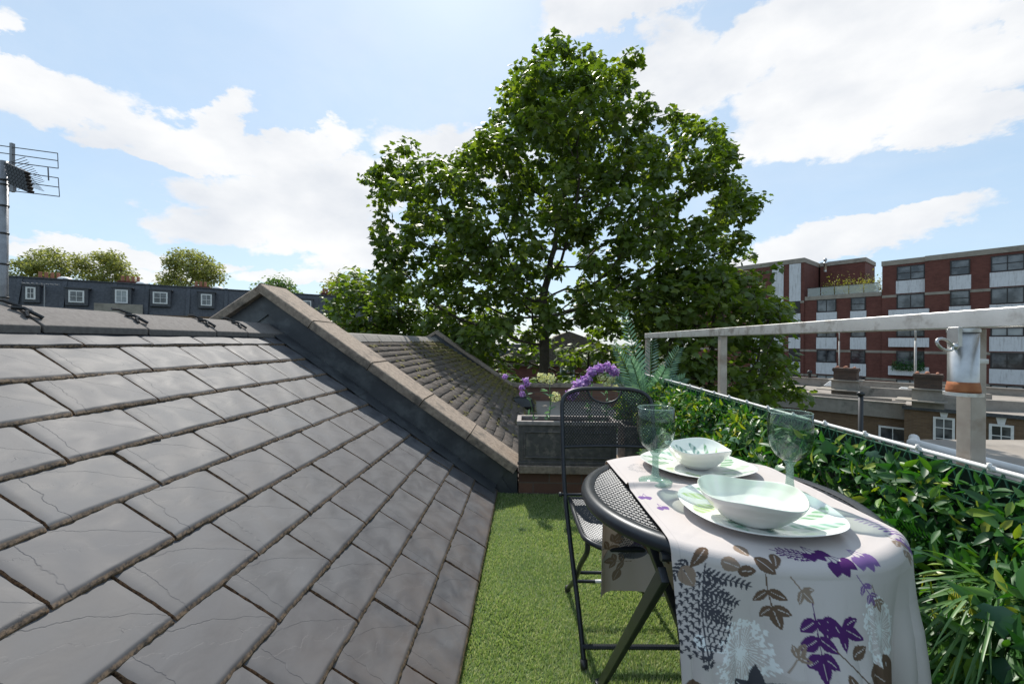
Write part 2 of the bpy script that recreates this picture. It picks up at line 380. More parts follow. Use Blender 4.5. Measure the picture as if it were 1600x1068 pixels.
for row in range(13):
    sb = s_at(-(1.8036-.1456*row)-.013); L = .31 if row > 1 else .14
    if row > 11: break
    if row == 0: continue
    off = 1.46-PIT*(.48*((row+1) % 2))+.012*math.sin(row*2.3)
    for k in range(-12, 7):
        y1 = off+PIT*k; y0 = y1-PIT
        if y0 < -1.1 or y0 > GY-.05: continue
        y1c = min(y1, GY-.02); var = (row*7+k*13) % 4; rn = random.random()
        U, Vv = np.meshgrid(np.linspace(0, 1, nu), np.concatenate([np.linspace(0, .925, nv-7), np.linspace(.94, 1, 7)]))     # U along y, Vv down slope
        U = U**1.0
        ys = y0+.0060+(y1c-y0-.0085)*U; ss = sb-L+L*Vv
        eb = np.clip((Vv-.955)/.045, 0, 1); el = np.clip((.05-U)/.05, 0, 1); er = np.clip((U-.95)/.05, 0, 1)
        nb = np.vectorize(lambda u: vnoise(u*6, var*3.1+rn*2))(U[0]); nl = np.vectorize(lambda u: vnoise(u*6, var*5.3+1+rn))(Vv[:, 0])
        ss = ss+eb*(nb[None, :]*.0018); ys = ys+el*(nl[:, None]*.0014)-er*(nl[::-1][:, None]*.0012)
        lift = .020*Vv**1.1+.002
        surf = .0011*np.sin(U*5+var*2+Vv*3)+.0007*np.sin(U*11+Vv*9+var)
        h = lift+.006+surf*np.clip(Vv*3, 0, 1)-.0035*np.maximum.reduce([eb, el*.8, er*.8])**1.5
        h = h-.0045*eb**1.2+eb*(np.sin(ys*210+var)*.0008+np.sin(ys*90+rn*9)*.001); h = h+rn*.002+random.uniform(-.001, .001)
        top = roofpt(ss, ys, h).reshape(-1, 3)
        # skirt
        idx = np.arange(nu*nv).reshape(nv, nu)
        f = np.stack([idx[:-1, :-1], idx[1:, :-1], idx[1:, 1:], idx[:-1, 1:]], -1).reshape(-1, 4)
        rim = np.concatenate([idx[:, 0], idx[-1, 1:], idx[-2::-1, -1]])
        hr = h.reshape(-1)[rim]-.0145; low = roofpt(ss.reshape(-1)[rim]-.002, ys.reshape(-1)[rim], hr)
        midh = h.reshape(-1)[rim]-.005; nr = len(rim); jit = np.array([vnoise(q*.9, var+rn*3) for q in range(nr)])*.0022
        dup_ = roofpt(ss.reshape(-1)[rim], ys.reshape(-1)[rim], h.reshape(-1)[rim])
        mid = roofpt(ss.reshape(-1)[rim]+.003+jit, ys.reshape(-1)[rim], midh)
        V = np.concatenate([top, dup_, mid, low]); b0 = nu*nv; a_ = np.arange(nr-1)
        f2 = np.stack([b0+a_, b0+nr+a_, b0+nr+a_+1, b0+a_+1], -1); f3 = np.stack([b0+nr+a_, b0+2*nr+a_, b0+2*nr+a_+1, b0+nr+a_+1], -1)
        Vs.append(V); Fs.append(np.concatenate([f, f2, f3])+base); base += len(V)
        tu = np.stack([U, Vv*(L/PIT), 0*U+var*3.7], -1).reshape(-1, 3); tr = np.zeros((3*nr, 3)); tr[:, 2] = var
        TU.append(np.concatenate([tu, tr])); RN.append(np.full(len(V), rn))
        edg = np.clip((Vv-.970)/.014, 0, 1)*.85; ED.append(np.concatenate([edg.reshape(-1), np.full(3*nr, 1.)]))
np_mesh('slate_covering', np.concatenate(Vs), np.concatenate(Fs), M_slate, roof, True, {'tuv': np.concatenate(TU), 'rnd': np.concatenate(RN), 'edge': np.concatenate(ED)})
# ridge tiles
cuts = [-.66, -.25, .16, .57, .98, 1.395, 1.805, 2.215, 2.47, GY-.01]
for i in range(len(cuts)-1):
    y0, y1 = cuts[i]+.004, cuts[i+1]-.004; b = MB(); wd = .13; zt = RZ+.042; sl_ = .62
    def pr(o, lift=0): return [(RX-wd, zt-wd*sl_-.030+lift), (RX-wd, zt-wd*sl_+lift), (RX-.018, zt-.008+lift), (RX+.018, zt-.008+lift), (RX+wd, zt-wd*sl_+lift), (RX+wd, zt-wd*sl_-.030+lift), (RX, zt-.035+lift)]
    b.prism(pr(0, .002*(i % 2)), y0, y1)
    rt = b.build('ridge_tile', M_conc, roof, bevel=.004)
    if 0 < i < 9:
        c = MB()
        sp = lambda w_, y_, l_=.006: (RX+w_, y_, zt-w_*sl_+l_+.004)
        c.tube([sp(.004, y0-.055), sp(.012, y0-.030, .010), sp(.028, y0-.012, .009), sp(.045, y0-.002, .012)], .006, 6)
        c.tube([sp(.045, y0-.030), sp(.060, y0-.004, .014), sp(.085, y0+.004, .013), sp(.100, y0+.022, .006)], .007, 6)
        c.tube([sp(.050, y0+.022), sp(.068, y0+.008, .012), sp(.080, y0-.014, .012), sp(.095, y0-.020, .005)], .006, 6)
        c.build('ridge_clip', M_black, rt)
# gable parapet
gab = thing('gable_parapet', 'lead faced gable parapet with sloping sandstone coping at the far end of the slate roof', 'parapet', (RX, GY, 0))
AX, AZ = -1.885, 1.462; EX, EZ = -.06, .205; sl2 = (AZ-EZ)/(EX-AX)
b = MB(); b.prism([(AX, AZ-.055), (EX-.01, EZ-.055), (EX-.01, -.3), (-4.2, -.3), (-3.6, AZ-.055-(AX+3.6)*.66)], GY+.012, GY+.25); b.build('wall', M_lead, gab)
b = MB(); b.prism([(AX, AZ-.065), (-.33, AZ-.065-sl2*(AX*-1-.33)), (-.10, -.0), (-.18, -.02), (RX+.0, RZ+.10), (-3.5, .05), (-3.5, AZ-.065-(AX+3.5)*.66)], GY, GY+.010)
b.build('lead_facing', M_lead, gab)
# stepped flashing lying on the slates, in pieces
for i in range(5):
    s0, s1 = .02+i*.40, min(.02+(i+1)*.40+.03, 1.97); b = MB(); hh = .030+.003*(i % 2)
    q = [roofpt(np.array(s), y, h) for s, y, h in ((s0, GY-.13, hh), (s1, GY-.13, hh+.002), (s1, GY-.004, hh+.014), (s0, GY-.004, hh+.012), (s0, GY-.002, hh+.17), (s1, GY-.002, hh+.172))]
    q2 = [v+np.array([-.002, 0, -.004]) for v in q]
    b.add(q, [(0, 1, 2, 3), (3, 2, 5, 4)]); b.add(q2, [(3, 2, 1, 0)]); b.add([q[0], q[1], q2[1], q2[0]], [(0, 1, 2, 3)])
    b.build('lead_flashing', M_lead, gab)
Lc = [0, .21, .44, .64, .82, 1.0]
def coping(xa, za, xb, zb, y0, y1, th=.06, lean=.0):
    d = Vector((xb-xa, 0, zb-za)); L = d.length; d.normalize(); n_ = Vector((-d.z, 0, d.x)); n_ = n_ if n_.z > 0 else -n_
    b = MB(); N = 8
    prof = [(y0, -th), (y0, -.008), (y0+.012, 0), (y1-.012, .0), (y1, -.008), (y1, -th), (y0+.05, -th)]
    for e in range(2):
        pass
    vs = []; K = len(prof)
    for j in range(N+1):
        for (yy, hh) in prof: vs.append(Vector((xa, 0, za))+d*(L*j/N)+n_*(hh+lean)+Vector((0, yy, 0))+Vector((0, 0, random.uniform(-.0012, .0012))))
    fs = [(j*K+k, j*K+(k+1) % K, (j+1)*K+(k+1) % K, (j+1)*K+k) for j in range(N) for k in range(K)]+[tuple(range(K)), tuple(N*K+k for k in range(K-1, -1, -1))]
    b.add(vs, fs); return b
for i in range(5):
    f0, f1 = Lc[i], Lc[i+1]-.002; lp = lambda f: (AX+(EX-AX)*f, AZ+(EZ-AZ)*f)
    (xa, za), (xb, zb) = lp(f0), lp(f1); coping(xa, za, xb, zb, GY-.055, GY+.27).build('coping_stone', M_stone, gab, bevel=.004)
for i in range(3):
    xa = AX-.002-i*.62; xb = xa-.615; coping(xb, AZ+(xb-AX)*.66, xa, AZ+(xa-AX)*.66, GY-.052, GY+.267).build('coping_stone', M_stone, gab, bevel=.004)

# ============================================================ terrace
TX1 = 1.02
b = MB(); b.b2((-.20, -1.0, -.14), (TX1+.12, GY+.3, -.012)); tag(b.build('terrace_slab', M_cement), kind='structure')
def turf():
    N = 230000; x = rng.uniform(-.212, TX1, N); y = rng.uniform(.9, GY-.01, N)
    keep = rng.random(N) < np.clip(1.9/(y+.35), .45, 1); x, y = x[keep], y[keep]; n = len(x)
    a = rng.uniform(0, 2*PI, n); ln = rng.uniform(.011, .021, n); wd = rng.uniform(.0009, .0016, n); tilt = rng.uniform(.1, 1.1, n)
    # pile leans in patches
    pa = 1.2*np.sin(x*9+y*4)+.9*np.sin(y*11-x*3); a = np.where(rng.random(n) < .5, pa, a)
    dx, dy = np.cos(a)*np.sin(tilt)*ln, np.sin(a)*np.sin(tilt)*ln; dz = np.cos(tilt)*ln
    ca = rng.uniform(0, PI, n); wx, wy = np.cos(ca)*wd, np.sin(ca)*wd
    edge = np.clip((x+.195)/.02, 0, 1)*.004
    z0 = edge*0
    P = np.stack([np.stack([x-wx, y-wy, z0], -1), np.stack([x+wx, y+wy, z0], -1), np.stack([x+dx*.5+wx*.8, y+dy*.5+wy*.8, z0+dz*.65], -1), np.stack([x+dx*.5-wx*.8, y+dy*.5-wy*.8, z0+dz*.65], -1), np.stack([x+dx, y+dy, z0+dz], -1)], 1)
    V = P.reshape(-1, 3); b_ = (np.arange(n)*5)[:, None]
    F = np.concatenate([b_+[0, 1, 2], b_+[0, 2, 3], b_+[3, 2, 4]])
    return V, F, np.repeat(rng.random(n), 5)
V, F, rn = turf()
M_turf = leaf_mat('turf_blades', (.20, .295, .085), (.31, .405, .15), (.56, .55, .38), .35, .5, (1.3, 1.35, .8))
o = np_mesh('artificial_grass', V, F, M_turf, None, False, {'rnd': rn})
tag(o, kind='stuff'); tag(o, 'short bright green artificial turf covering the narrow terrace', 'artificial grass')
b = MB(); b.b2((-.20, -1.0, -.008), (TX1, GY, .003)); tag(b.build('turf_backing', varied('turf_base', (.035, .075, .015), (.06, .11, .025), 60, .9)), kind='structure')

# low brick wall at the end of the terrace
lw = thing('low_brick_wall', 'low red brick wall with flat stone top closing the far end of the turf', 'wall', (.4, GY, 0))
b = MB(); b.b2((EX, GY+.02, -.1), (1.6, GY+.25, .150)); b.build('brickwork', M_brick_low, lw)
for i, (xa, xb) in enumerate(((EX+.002, .62), (.626, 1.6))):
    b = MB(); b.b2((xa, GY-.03, .152), (xb, GY+.30, .205)); b.build('coping_stone', M_stone, lw, bevel=.005)

# ============================================================ planter with flowers
pl = thing('flower_trough', 'dark lead look rectangular planter trough on the low wall beside the coping', 'planter', (.27, GY+.13, .206))
PX0, PX1, PY0, PY1, PZ0, PZ1 = -.075, .63, GY-.01, GY+.235, .206, .51
M_pl = varied('lead_look_planter', (.06, .055, .055), (.095, .088, .085), 25, .6, bs=.2, bd=.002, bscale=60, c3=(.20, .17, .15), s3=16)
b = MB()
b.b2((PX0+.012, PY0+.012, PZ0), (PX1-.012, PY0+.03, PZ1-.03)); b.b2((PX0+.012, PY1-.03, PZ0), (PX1-.012, PY1-.012, PZ1-.03))
b.b2((PX0+.012, PY0+.031, PZ0), (PX0+.03, PY1-.031, PZ1-.03)); b.b2((PX1-.03, PY0+.031, PZ0), (PX1-.012, PY1-.031, PZ1-.03))
b.build('trough_wall', M_pl, pl, bevel=.003)
b = MB(); zz = PZ1-.029
b.b2((PX0, PY0, zz), (PX1, PY0+.032, PZ1)); b.b2((PX0, PY1-.032, zz), (PX1, PY1, PZ1)); b.b2((PX0, PY0+.033, zz), (PX0+.032, PY1-.033, PZ1)); b.b2((PX1-.032, PY0+.033, zz), (PX1, PY1-.033, PZ1))
b.build('trough_rim', varied('planter_rim', (.20, .175, .165), (.30, .26, .24), 30, .7), pl, bevel=.004)
b = MB(); fx0, fx1, fz0, fz1 = PX0+.05, PX1-.05, PZ0+.045, PZ1-.07
for (xa, xb, za, zb) in ((fx0, fx1, fz0, fz0+.012), (fx0, fx1, fz1-.012, fz1), (fx0, fx0+.012, fz0+.013, fz1-.013), (fx1-.012, fx1, fz0+.013, fz1-.013)): b.b2((xa, PY0+.004, za), (xb, PY0+.0118, zb))
b.b2((PX0+.006, PY0+.003, PZ0+.0), (PX1-.006, PY0+.0118, PZ0+.022)); b.build('panel_moulding', M_pl, pl, bevel=.003)
b = MB(); b.b2((PX0+.031, PY0+.031, PZ0+.02), (PX1-.031, PY1-.031, PZ1-.055)); b.build('soil', M_soil, pl)

M_stem = varied('stem_green', (.06, .12, .04), (.09, .17, .06), 30, .6)
M_purple = leaf_mat('purple_petals', (.24, .10, .38), (.52, .32, .64), (.80, .66, .84), .35, .6, (1.3, 1.1, 1.3))
M_lime = leaf_mat('lime_petals', (.50, .56, .22), (.70, .70, .40), (.85, .84, .62), .35, .6, (1.1, 1.1, .8))
M_bluegreen = leaf_mat('blue_green_leaf', (.08, .15, .115), (.13, .235, .18), (.27, .40, .32), .35, .35, (1.2, 1.5, .8))
M_hydleaf = leaf_mat('grey_green_leaf', (.10, .19, .12), (.15, .27, .17), (.25, .37, .25), .35, .55, (1.2, 1.4, .8))
petal_v = [(0, 0, 0), (.32, .45, .10), (.26, .9, .02), (0, 1.05, -.05), (-.26, .9, .02), (-.32, .45, .10)]; petal_f = [(0, 1, 2), (0, 2, 3), (0, 3, 4), (0, 4, 5)]
def petals(centres, n, rad, size, squash=1.0, ruffle=.5):
    P = []; Nn = []
    for c in centres:
        d = rng.normal(size=(n, 3)); d /= np.linalg.norm(d, axis=1, keepdims=True); d[:, 2] *= squash
        P.append(np.array(c)+d*rad*rng.uniform(.6, 1, (n, 1))); Nn.append(d)
    P = np.concatenate(P); Nn = np.concatenate(Nn)
    dv = rng.normal(size=P.shape); sz = rng.uniform(.7, 1.2, len(P))*size
    Mx = rot_frames(Nn+rng.normal(size=P.shape)*ruffle, dv, sz)
    V, F = scatter(petal_v, petal_f, Mx, P); return V, F, np.repeat(np.clip(rng.random(len(P))*.6+.4*(Nn[:, 2]*.5+.5), 0, 1), len(petal_v))
def leaves_at(pts, sizes, tv=lv, tf=lf, up=None):
    P = np.array([tuple(p) for p in pts]); n_ = len(P); d = rng.normal(size=(n_, 3)); d[:, 2] += .3
    nn = rng.normal(size=(n_, 3)); nn[:, 2] += .8
    V, F = scatter(tv, tf, rot_frames(nn, d, np.array(sizes)), P); return V, F, np.repeat(rng.random(n_), len(tv))
def flower(name, label, cat, base, top, blooms, mt, rad, psize, leaves=10, group=None, leafm=None, cup=False, nlf=.045):
    root = thing(name, label, cat, base, group=group)
    base, top = Vector(base), Vector(top); b = MB(); pth = []
    for i in range(7):
        f = i/6; pth.append(base.lerp(top, f)+Vector((math.sin(f*3)*.012, math.sin(f*2)*.01, 0)))
    b.tube(pth, .0035, 6)
    for c in blooms:
        cc_ = Vector(c); k = min(range(7), key=lambda i: (pth[i]-cc_).length + (0 if pth[i].z < cc_.z else 1)); b.tube([pth[k], (pth[k]+cc_)/2+Vector((0, 0, .006)), cc_], .0025, 5)
    b.build('stem', M_stem, root, True)
    for c in blooms:
        V, F, r_ = petals([c], 80, rad*random.uniform(.85, 1.1), psize, .9); np_mesh('bloom', V, F, mt, root, False, {'rnd': r_})
    if leaves:
        pts = [base.lerp(top, random.uniform(.1, .85))+Vector((random.uniform(-.012, .012), random.uniform(-.012, .012), 0)) for _ in range(leaves)]
        V, F, r_ = leaves_at(pts, rng.uniform(.7, 1.3, leaves)*nlf); np_mesh('foliage', V, F, leafm or M_hydleaf, root, False, {'rnd': r_})
    return root
D0 = GY+.10
def wp(px, py, d=D0-.0): return at(px, py, d)
zb_ = PZ1-.06
def bp(px, d): v = at(px, 600, d); return (v.x, v.y, zb_)
flower('hydrangea', 'tall pale lime hydrangea with round bloom and smaller bloom lower right, on a reddish stem', 'flower', bp(857, D0), wp(858, 600), [wp(859, 592), wp(868, 620), wp(846, 590)*1], M_lime, .040, .021, 16, None, None, False, .05)
flower('purple_stock', 'purple flower spray leaning left over the end of the trough', 'flower', bp(838, D0), wp(815, 592), [wp(789, 588), wp(822, 594), wp(815, 605), wp(816, 615), wp(824, 600)], M_purple, .018, .015, 9)
flower('purple_orchid', 'large arching mass of violet blooms behind the chair back', 'flower', bp(918, D0), wp(925, 590), [wp(896, 613), wp(903, 600), wp(916, 593), wp(925, 580), wp(937, 575), wp(950, 573), wp(960, 580), wp(893, 617), wp(910, 602)], M_purple, .032, .028, 12)
flower('lime_carnation', 'yellow green ruffled bloom in front of the violet flowers', 'flower', bp(945, D0-.03), wp(948, 595, D0-.04), [wp(940, 590, D0-.04), wp(955, 592, D0-.04), wp(948, 600, D0-.05), wp(962, 606, D0)], M_lime, .028, .015, 16)
# dark square planter with palm like fern
pp = at(985, 700, 3.02); pz = .206
pt = thing('square_planter', 'dark square planter behind the chair, right of the flower trough', 'planter', (pp.x+.05, GY+.14, pz))
b = MB(); cx_ = pp.x+.05; cy_ = GY+.14
for (a0, a1, c0, c1) in ((-.13, .13, -.12, -.10), (-.13, .13, .10, .12), (-.13, -.11, -.099, .099), (.11, .13, -.099, .099)): b.b2((cx_+a0, cy_+c0, pz), (cx_+a1, cy_+c1, pz+.27))
b.build('box', M_pl, pt, bevel=.004)
b = MB(); b.b2((cx_-.109, cy_-.099, pz+.02), (cx_+.109, cy_+.099, pz+.24)); b.build('soil', M_soil, pt)
fern = thing('cycad_palm', 'blue green feathery palm with stiff leaflets rising behind the chair and rail post', 'plant', (cx_, cy_, pz+.24))
def frond(base, tip, sag, n=26, ll=.10, up=Vector((0, 0, 1))):
    base, tip = Vector(base), Vector(tip); P = []; Dv = []; Nn = []; Sz = []; pth = []
    side0 = (tip-base).cross(Vector((.2, 1, .1))).normalized()
    for i in range(n):
        f = (i+.5)/n; p_ = base.lerp(tip, f)+Vector((0, 0, 1))*sag*4*f*(1-f); pth.append(p_)
    for i in range(n):
        f = (i+.5)/n; tn = (pth[min(i+1, n-1)]-pth[max(i-1, 0)]).normalized(); sd_ = tn.cross(Vector((0, -1, .3))).normalized(); nm = sd_.cross(tn)
        for sg in (-1, 1):
            if f < .12: continue
            P.append(pth[i]); Dv.append(sd_*sg+tn*.9-Vector((0, 0, .15))); Nn.append(nm+Vector((0, 0, .4))+sd_*sg*-.3); Sz.append(ll*(1-.55*abs(f-.45)*2)*random.uniform(.85, 1.1))
    return pth, P, Dv, Nn, Sz
nl_v = [(0, 0, 0), (.085, .3, .01), (.08, .7, 0), (0, 1, -.04), (-.08, .7, 0), (-.085, .3, .01)]; nl_f = [(0, 1, 2), (0, 2, 3), (0, 3, 4), (0, 4, 5)]
tips = [(975, 488, 3.0), (958, 537, 2.9), (1062, 543, 3.0), (1070, 590, 2.85), (948, 580, 3.2), (1020, 520, 3.3), (1040, 575, 2.8), (985, 560, 2.8)]
bpx = Vector((cx_+.06, cy_, pz+.26))
for (tx, ty, td) in tips:
    pth, P, Dv, Nn, Sz = frond(bpx, at(tx, ty, td), .05)
    V, F = scatter(nl_v, nl_f, rot_frames(np.array([tuple(v) for v in Nn]), np.array([tuple(v) for v in Dv]), np.array(Sz)), np.array([tuple(v) for v in P]))
    fo = np_mesh('frond', V, F, M_bluegreen, fern, False, {'rnd': np.repeat(rng.random(len(P)), 6)})
    b = MB(); b.tube([bpx]+pth, .003, 5); b.build('stalk', M_stem, fo)
# ============================================================ table
TC = W(.462, .93); TR = .298; TZ = .722
tb = thing('bistro_table', 'round charcoal metal mesh bistro table laid for two', 'table', (TC.x, TC.y, 0))
b = MB(); ro, rz_ = TR, TZ-.013
prof = [(ro-.030, TZ-.003), (ro-.022, TZ), (ro-.010, TZ-.001), (ro-.002, TZ-.007), (ro+.001, TZ-.016), (ro-.004, TZ-.027), (ro-.014, TZ-.031), (ro-.022, TZ-.026), (ro-.026, TZ-.012), (ro-.030, TZ-.003)]
b.lathe(prof, (TC.x, TC.y, 0), 96); b.build('rim', M_steelgrey, tb, True)
b = MB(); rr = TR-.024
expanded(b, lambda x, y, h: (TC.x+x, TC.y+y, TZ-.006+h), -rr-.007, rr+.007, -rr-.009, rr+.009, .0068, .0078, .0030, .0016, lambda x, y: x*x+y*y < rr*rr)
b.build('mesh_top', M_steelgrey, tb)
def bar(b, p0, p1, w1, w2, ax=Vector((1, 0, 0))):     # flat bar
    p0, p1 = Vector(p0), Vector(p1); d = (p1-p0); L = d.length; d.normalize(); s_ = (ax-d*ax.dot(d)).normalized(); n_ = s_.cross(d)
    M = Matrix((s_, d, n_)).transposed(); b.box((p0+p1)/2, (w1, L, w2), M)
ddy = (W(0, 1)-W(0, 0)); ddx = W(1, 0)-W(0, 0)
for (q0, q1) in (((.272, 1.245, .012), (.262, .70, .665)), ((.652, 1.245, .012), (.662, .70, .665)), ((.50, .64, .012), (.262, .80, .695)), ((.44, .66, .012), (.662, .82, .695))):
    b = MB(); p0, p1 = W(*q0), W(*q1); bar(b, p0, p1, .014, .026, ddx); b.tube([p0+Vector((0, 0, -.008)), p0+Vector((0, 0, .02))], .014, 8)
    b.build('leg', M_steelgrey, tb, bevel=.002)
for sg in (1, -1):
    b = MB(); z = .69; b.tube([W(.26, .93+.22*sg, z), W(.66, .93+.22*sg, z)], .008, 8); b.build('crossbar', M_steelgrey, tb)
# ---- cloth runner with printed pattern
HW = .213; CU = .020                      # half width, centre offset from the table centre
ZT = TZ+.0035
du = .00115; nu = int(2*HW/du); us = np.linspace(-HW, HW, nu)
top_half = .30; near_drop = .46; far_drop = .40; bend = .022
v_ = np.arange(-top_half-far_drop, top_half+near_drop, .00135); nvv = len(v_)
U, Vv = np.meshgrid(us, v_)               # v positive towards the viewer
rad_ = TR+.004
chord = np.sqrt(np.maximum(rad_**2-(U+CU)**2, 0))
side_ = np.sign(Vv); a_ = np.abs(Vv); over = a_-chord+.010
ang = np.clip(over/bend, 0, PI/2*.97); r0 = bend
outw = np.where(over < 0, a_, chord-.010+r0*np.sin(ang)); dz = np.where(over < 0, 0, -r0*(1-np.cos(ang)))
rest = np.maximum(over-bend*PI/2*.97, 0); rmx = top_half+far_drop-chord+.010-bend*PI/2*.97; rest = np.where(side_ < 0, rest*.40/rmx, rest); hang = rest
outw = outw+hang*.05; dz = dz-hang*.998
# outward direction follows the round rim
nx_ = (U+CU)/rad_; spread = np.clip(over/.05, 0, 1)*.018
X = U+CU+np.maximum(nx_, 0)*(spread*1.1-hang*.05)
fold = np.clip(hang/.12, 0, 1)
wv = np.sin(U*29+.9+Vv*1.5)*.015+np.sin(U*47+2+Vv*4.5)*.007+np.sin(U*13+1+Vv*3)*.008
Yo = outw+fold*wv*np.where(side_ > 0, 1.2, 1.8)
seam = np.clip(1-np.abs(U-.062)/.004, 0, 1)*fold*.003
Yo -= seam
nearf = fold*(side_ > 0); gr = np.clip(hang/.22, .35, 1); Yo += nearf*gr*(.022*np.abs(np.sin(U*38+.4+Vv*2.2))**.7+.010*np.abs(np.sin(U*83+Vv*5))**.8)
Yo += nearf*(.020*np.clip((.066-U)/.006, 0, 1)+.024*np.exp(-((U-.155)/.045)**2)*np.sin(np.clip(hang/.30, 0, 1)*PI)+.010*np.exp(-((U+.09)/.03)**2)-.010)
topm = np.clip(-over/.03, 0, 1)
wr = (np.sin(U*21+Vv*13)+np.sin(U*33-Vv*27+1.3)*.7+np.sin(Vv*55+U*12)*.35+np.maximum(np.sin(U*60+Vv*25+np.sin(Vv*30)*1.5), .6)*1.2)*.0011+.0008
gather = .010*np.exp(-((Vv+.012+.12*(U+HW))/.010)**2)*np.clip((-.05-U)/.10, 0, 1)
crease = .006*np.exp(-((U-.115+.25*(Vv-.1))/.012)**2)*np.clip((Vv-.08)/.1, 0, 1)
Z = ZT+dz+topm*wr+gather*topm+crease*(.3+.7*topm)
P = np.stack([X, -side_*Yo, Z], -1).reshape(-1, 3)
Pw = np.stack([TC.x+P[:, 0]*ddx.x+P[:, 1]*ddy.x, TC.y+P[:, 0]*ddx.y+P[:, 1]*ddy.y, P[:, 2]], -1)
# raster of the print.  metres: (u, v)
BASE = np.array([.665, .615, .59]); IMG = np.tile(BASE, (nvv, nu, 1))
PURP = np.array([.105, .035, .16]); PUR2 = np.array([.25, .15, .36]); BRN = np.array([.17, .115, .08]); BRN2 = np.array([.33, .25, .19]); GRY = np.array([.085, .085, .10]); WHT = np.array([.90, .93, .93]); LIL = np.array([.42, .33, .47])
def region(cx, cy, r):
    i0 = max(int((cy-r-v_[0])/.00135), 0); i1 = min(int((cy+r-v_[0])/.00135)+2, nvv); j0 = max(int((cx-r+HW)/du*1.0), 0); j1 = min(int((cx+r+HW)/du)+3, nu)
    return slice(i0, i1), slice(j0, j1)
def paint(mask, sl, col): 
    a = IMG[sl]; a[mask] = col; IMG[sl] = a
def pleaf(x, y, ang, L, wd, col, vein=True, sh=.8):      # leaf from (x,y); ang 0 = towards +v (down), positive to +u
    cx, cy = x+math.sin(ang)*L/2, y+math.cos(ang)*L/2; sl = region(cx, cy, L*.75)
    u, v = U[sl]-x, Vv[sl]-y; t_ = (u*math.sin(ang)+v*math.cos(ang))/L; w_ = (u*math.cos(ang)-v*math.sin(ang))
    tt = np.clip(t_, 0, 1); hw = wd/2*np.sin(PI*tt**sh)**.8
    m_ = (t_ > 0) & (t_ < 1) & (np.abs(w_) < hw)
    if vein: m_ &= ~((np.abs(w_) < .0005) & (t_ > .15) & (t_ < .85))
    paint(m_, sl, col)
def pline(x0, y0, x1, y1, w_, col):
    L = math.hypot(x1-x0, y1-y0); sl = region((x0+x1)/2, (y0+y1)/2, L/2+w_)
    u, v = U[sl]-x0, Vv[sl]-y0; dx_, dy_ = (x1-x0)/L, (y1-y0)/L; t_ = np.clip(u*dx_+v*dy_, 0, L); paint(np.hypot(u-dx_*t_, v-dy_*t_) < w_/2, sl, col)
def pdot(x, y, r, col): sl = region(x, y, r+.003); paint(np.hypot(U[sl]-x, Vv[sl]-y) < r, sl, col)
def sprig(x, y, ang, L, n, ll, lw_, col, curve=.0):
    px_, py_ = x, y; a = ang
    for i in range(n):
        qx, qy = px_+math.sin(a)*L/n, py_+math.cos(a)*L/n; pline(px_, py_, qx, qy, .0018, col)
        for s in (-1, 1): pleaf(qx, qy, a+s*1.0, ll*random.uniform(.8, 1.1), lw_, col)
        px_, py_ = qx, qy; a += curve
    pleaf(px_, py_, a, ll*1.15, lw_*1.2, col)
def fernp(x, y, ang, L, n, ll, col):
    a = ang
    for i in range(n):
        f = i/n; qx, qy = x+math.sin(a)*L/n, y+math.cos(a)*L/n; pline(x, y, qx, qy, .002, col)
        for s in (-1, 1):
            l2 = ll*(math.sin(PI*min(f+.18, 1))**.7)+.006; a2 = a+s*1.05; m2 = max(int(l2/.0075), 2)
            pline(qx, qy, qx+math.sin(a2)*l2, qy+math.cos(a2)*l2, .0013, col)
            for j in range(m2):
                g_ = (j+.6)/m2; bx_, by_ = qx+math.sin(a2)*l2*g_, qy+math.cos(a2)*l2*g_
                for s3 in (-1, 1): pleaf(bx_, by_, a2+s3*.9, .0085*(1-g_*.5), .0030, col, False)
        x, y = qx, qy; a += .03
def umbel(x, y, r, col=WHT, n=34, st=None):
    for i in range(n):
        a = 2*PI*i/n+random.uniform(-.05, .05); r2 = r*random.uniform(.72, 1.0); ex, ey = x+math.sin(a)*r2*.86, y+math.cos(a)*r2
        pline(x, y, ex, ey, .0010, col)
        for j in range(6): pdot(ex+random.uniform(-.005, .005), ey+random.uniform(-.005, .005), random.uniform(.0013, .0026), col)
    pdot(x, y, .003, col)
    if st: pline(x, y, st[0], st[1], .0013, col)
def drops(x, y, ang, n, col, r=.012):
    for i in range(n):
        a = ang+(i-n/2)*.5; L = r*2.2; pline(x, y, x+math.sin(a)*L, y+math.cos(a)*L, .0013, col); pleaf(x+math.sin(a)*L*.8, y+math.cos(a)*L*.8, a, r*2.1, r*1.9, col, False, .75)
tuv = lambda px, py: None
def near(px, py):         # pixel on the near drape -> (u, v)
    d = .615; x = (px-800)/640*d; h = max((py-535)/640*d-.338, 0); xc = x-.462-CU
    return xc, math.sqrt(max(rad_**2-(xc+CU)**2, .01))-.010+.03+h
def topp(px, py):
    d = .338*640/(py-535); return (px-800)/640*d-.462-CU, .93-d
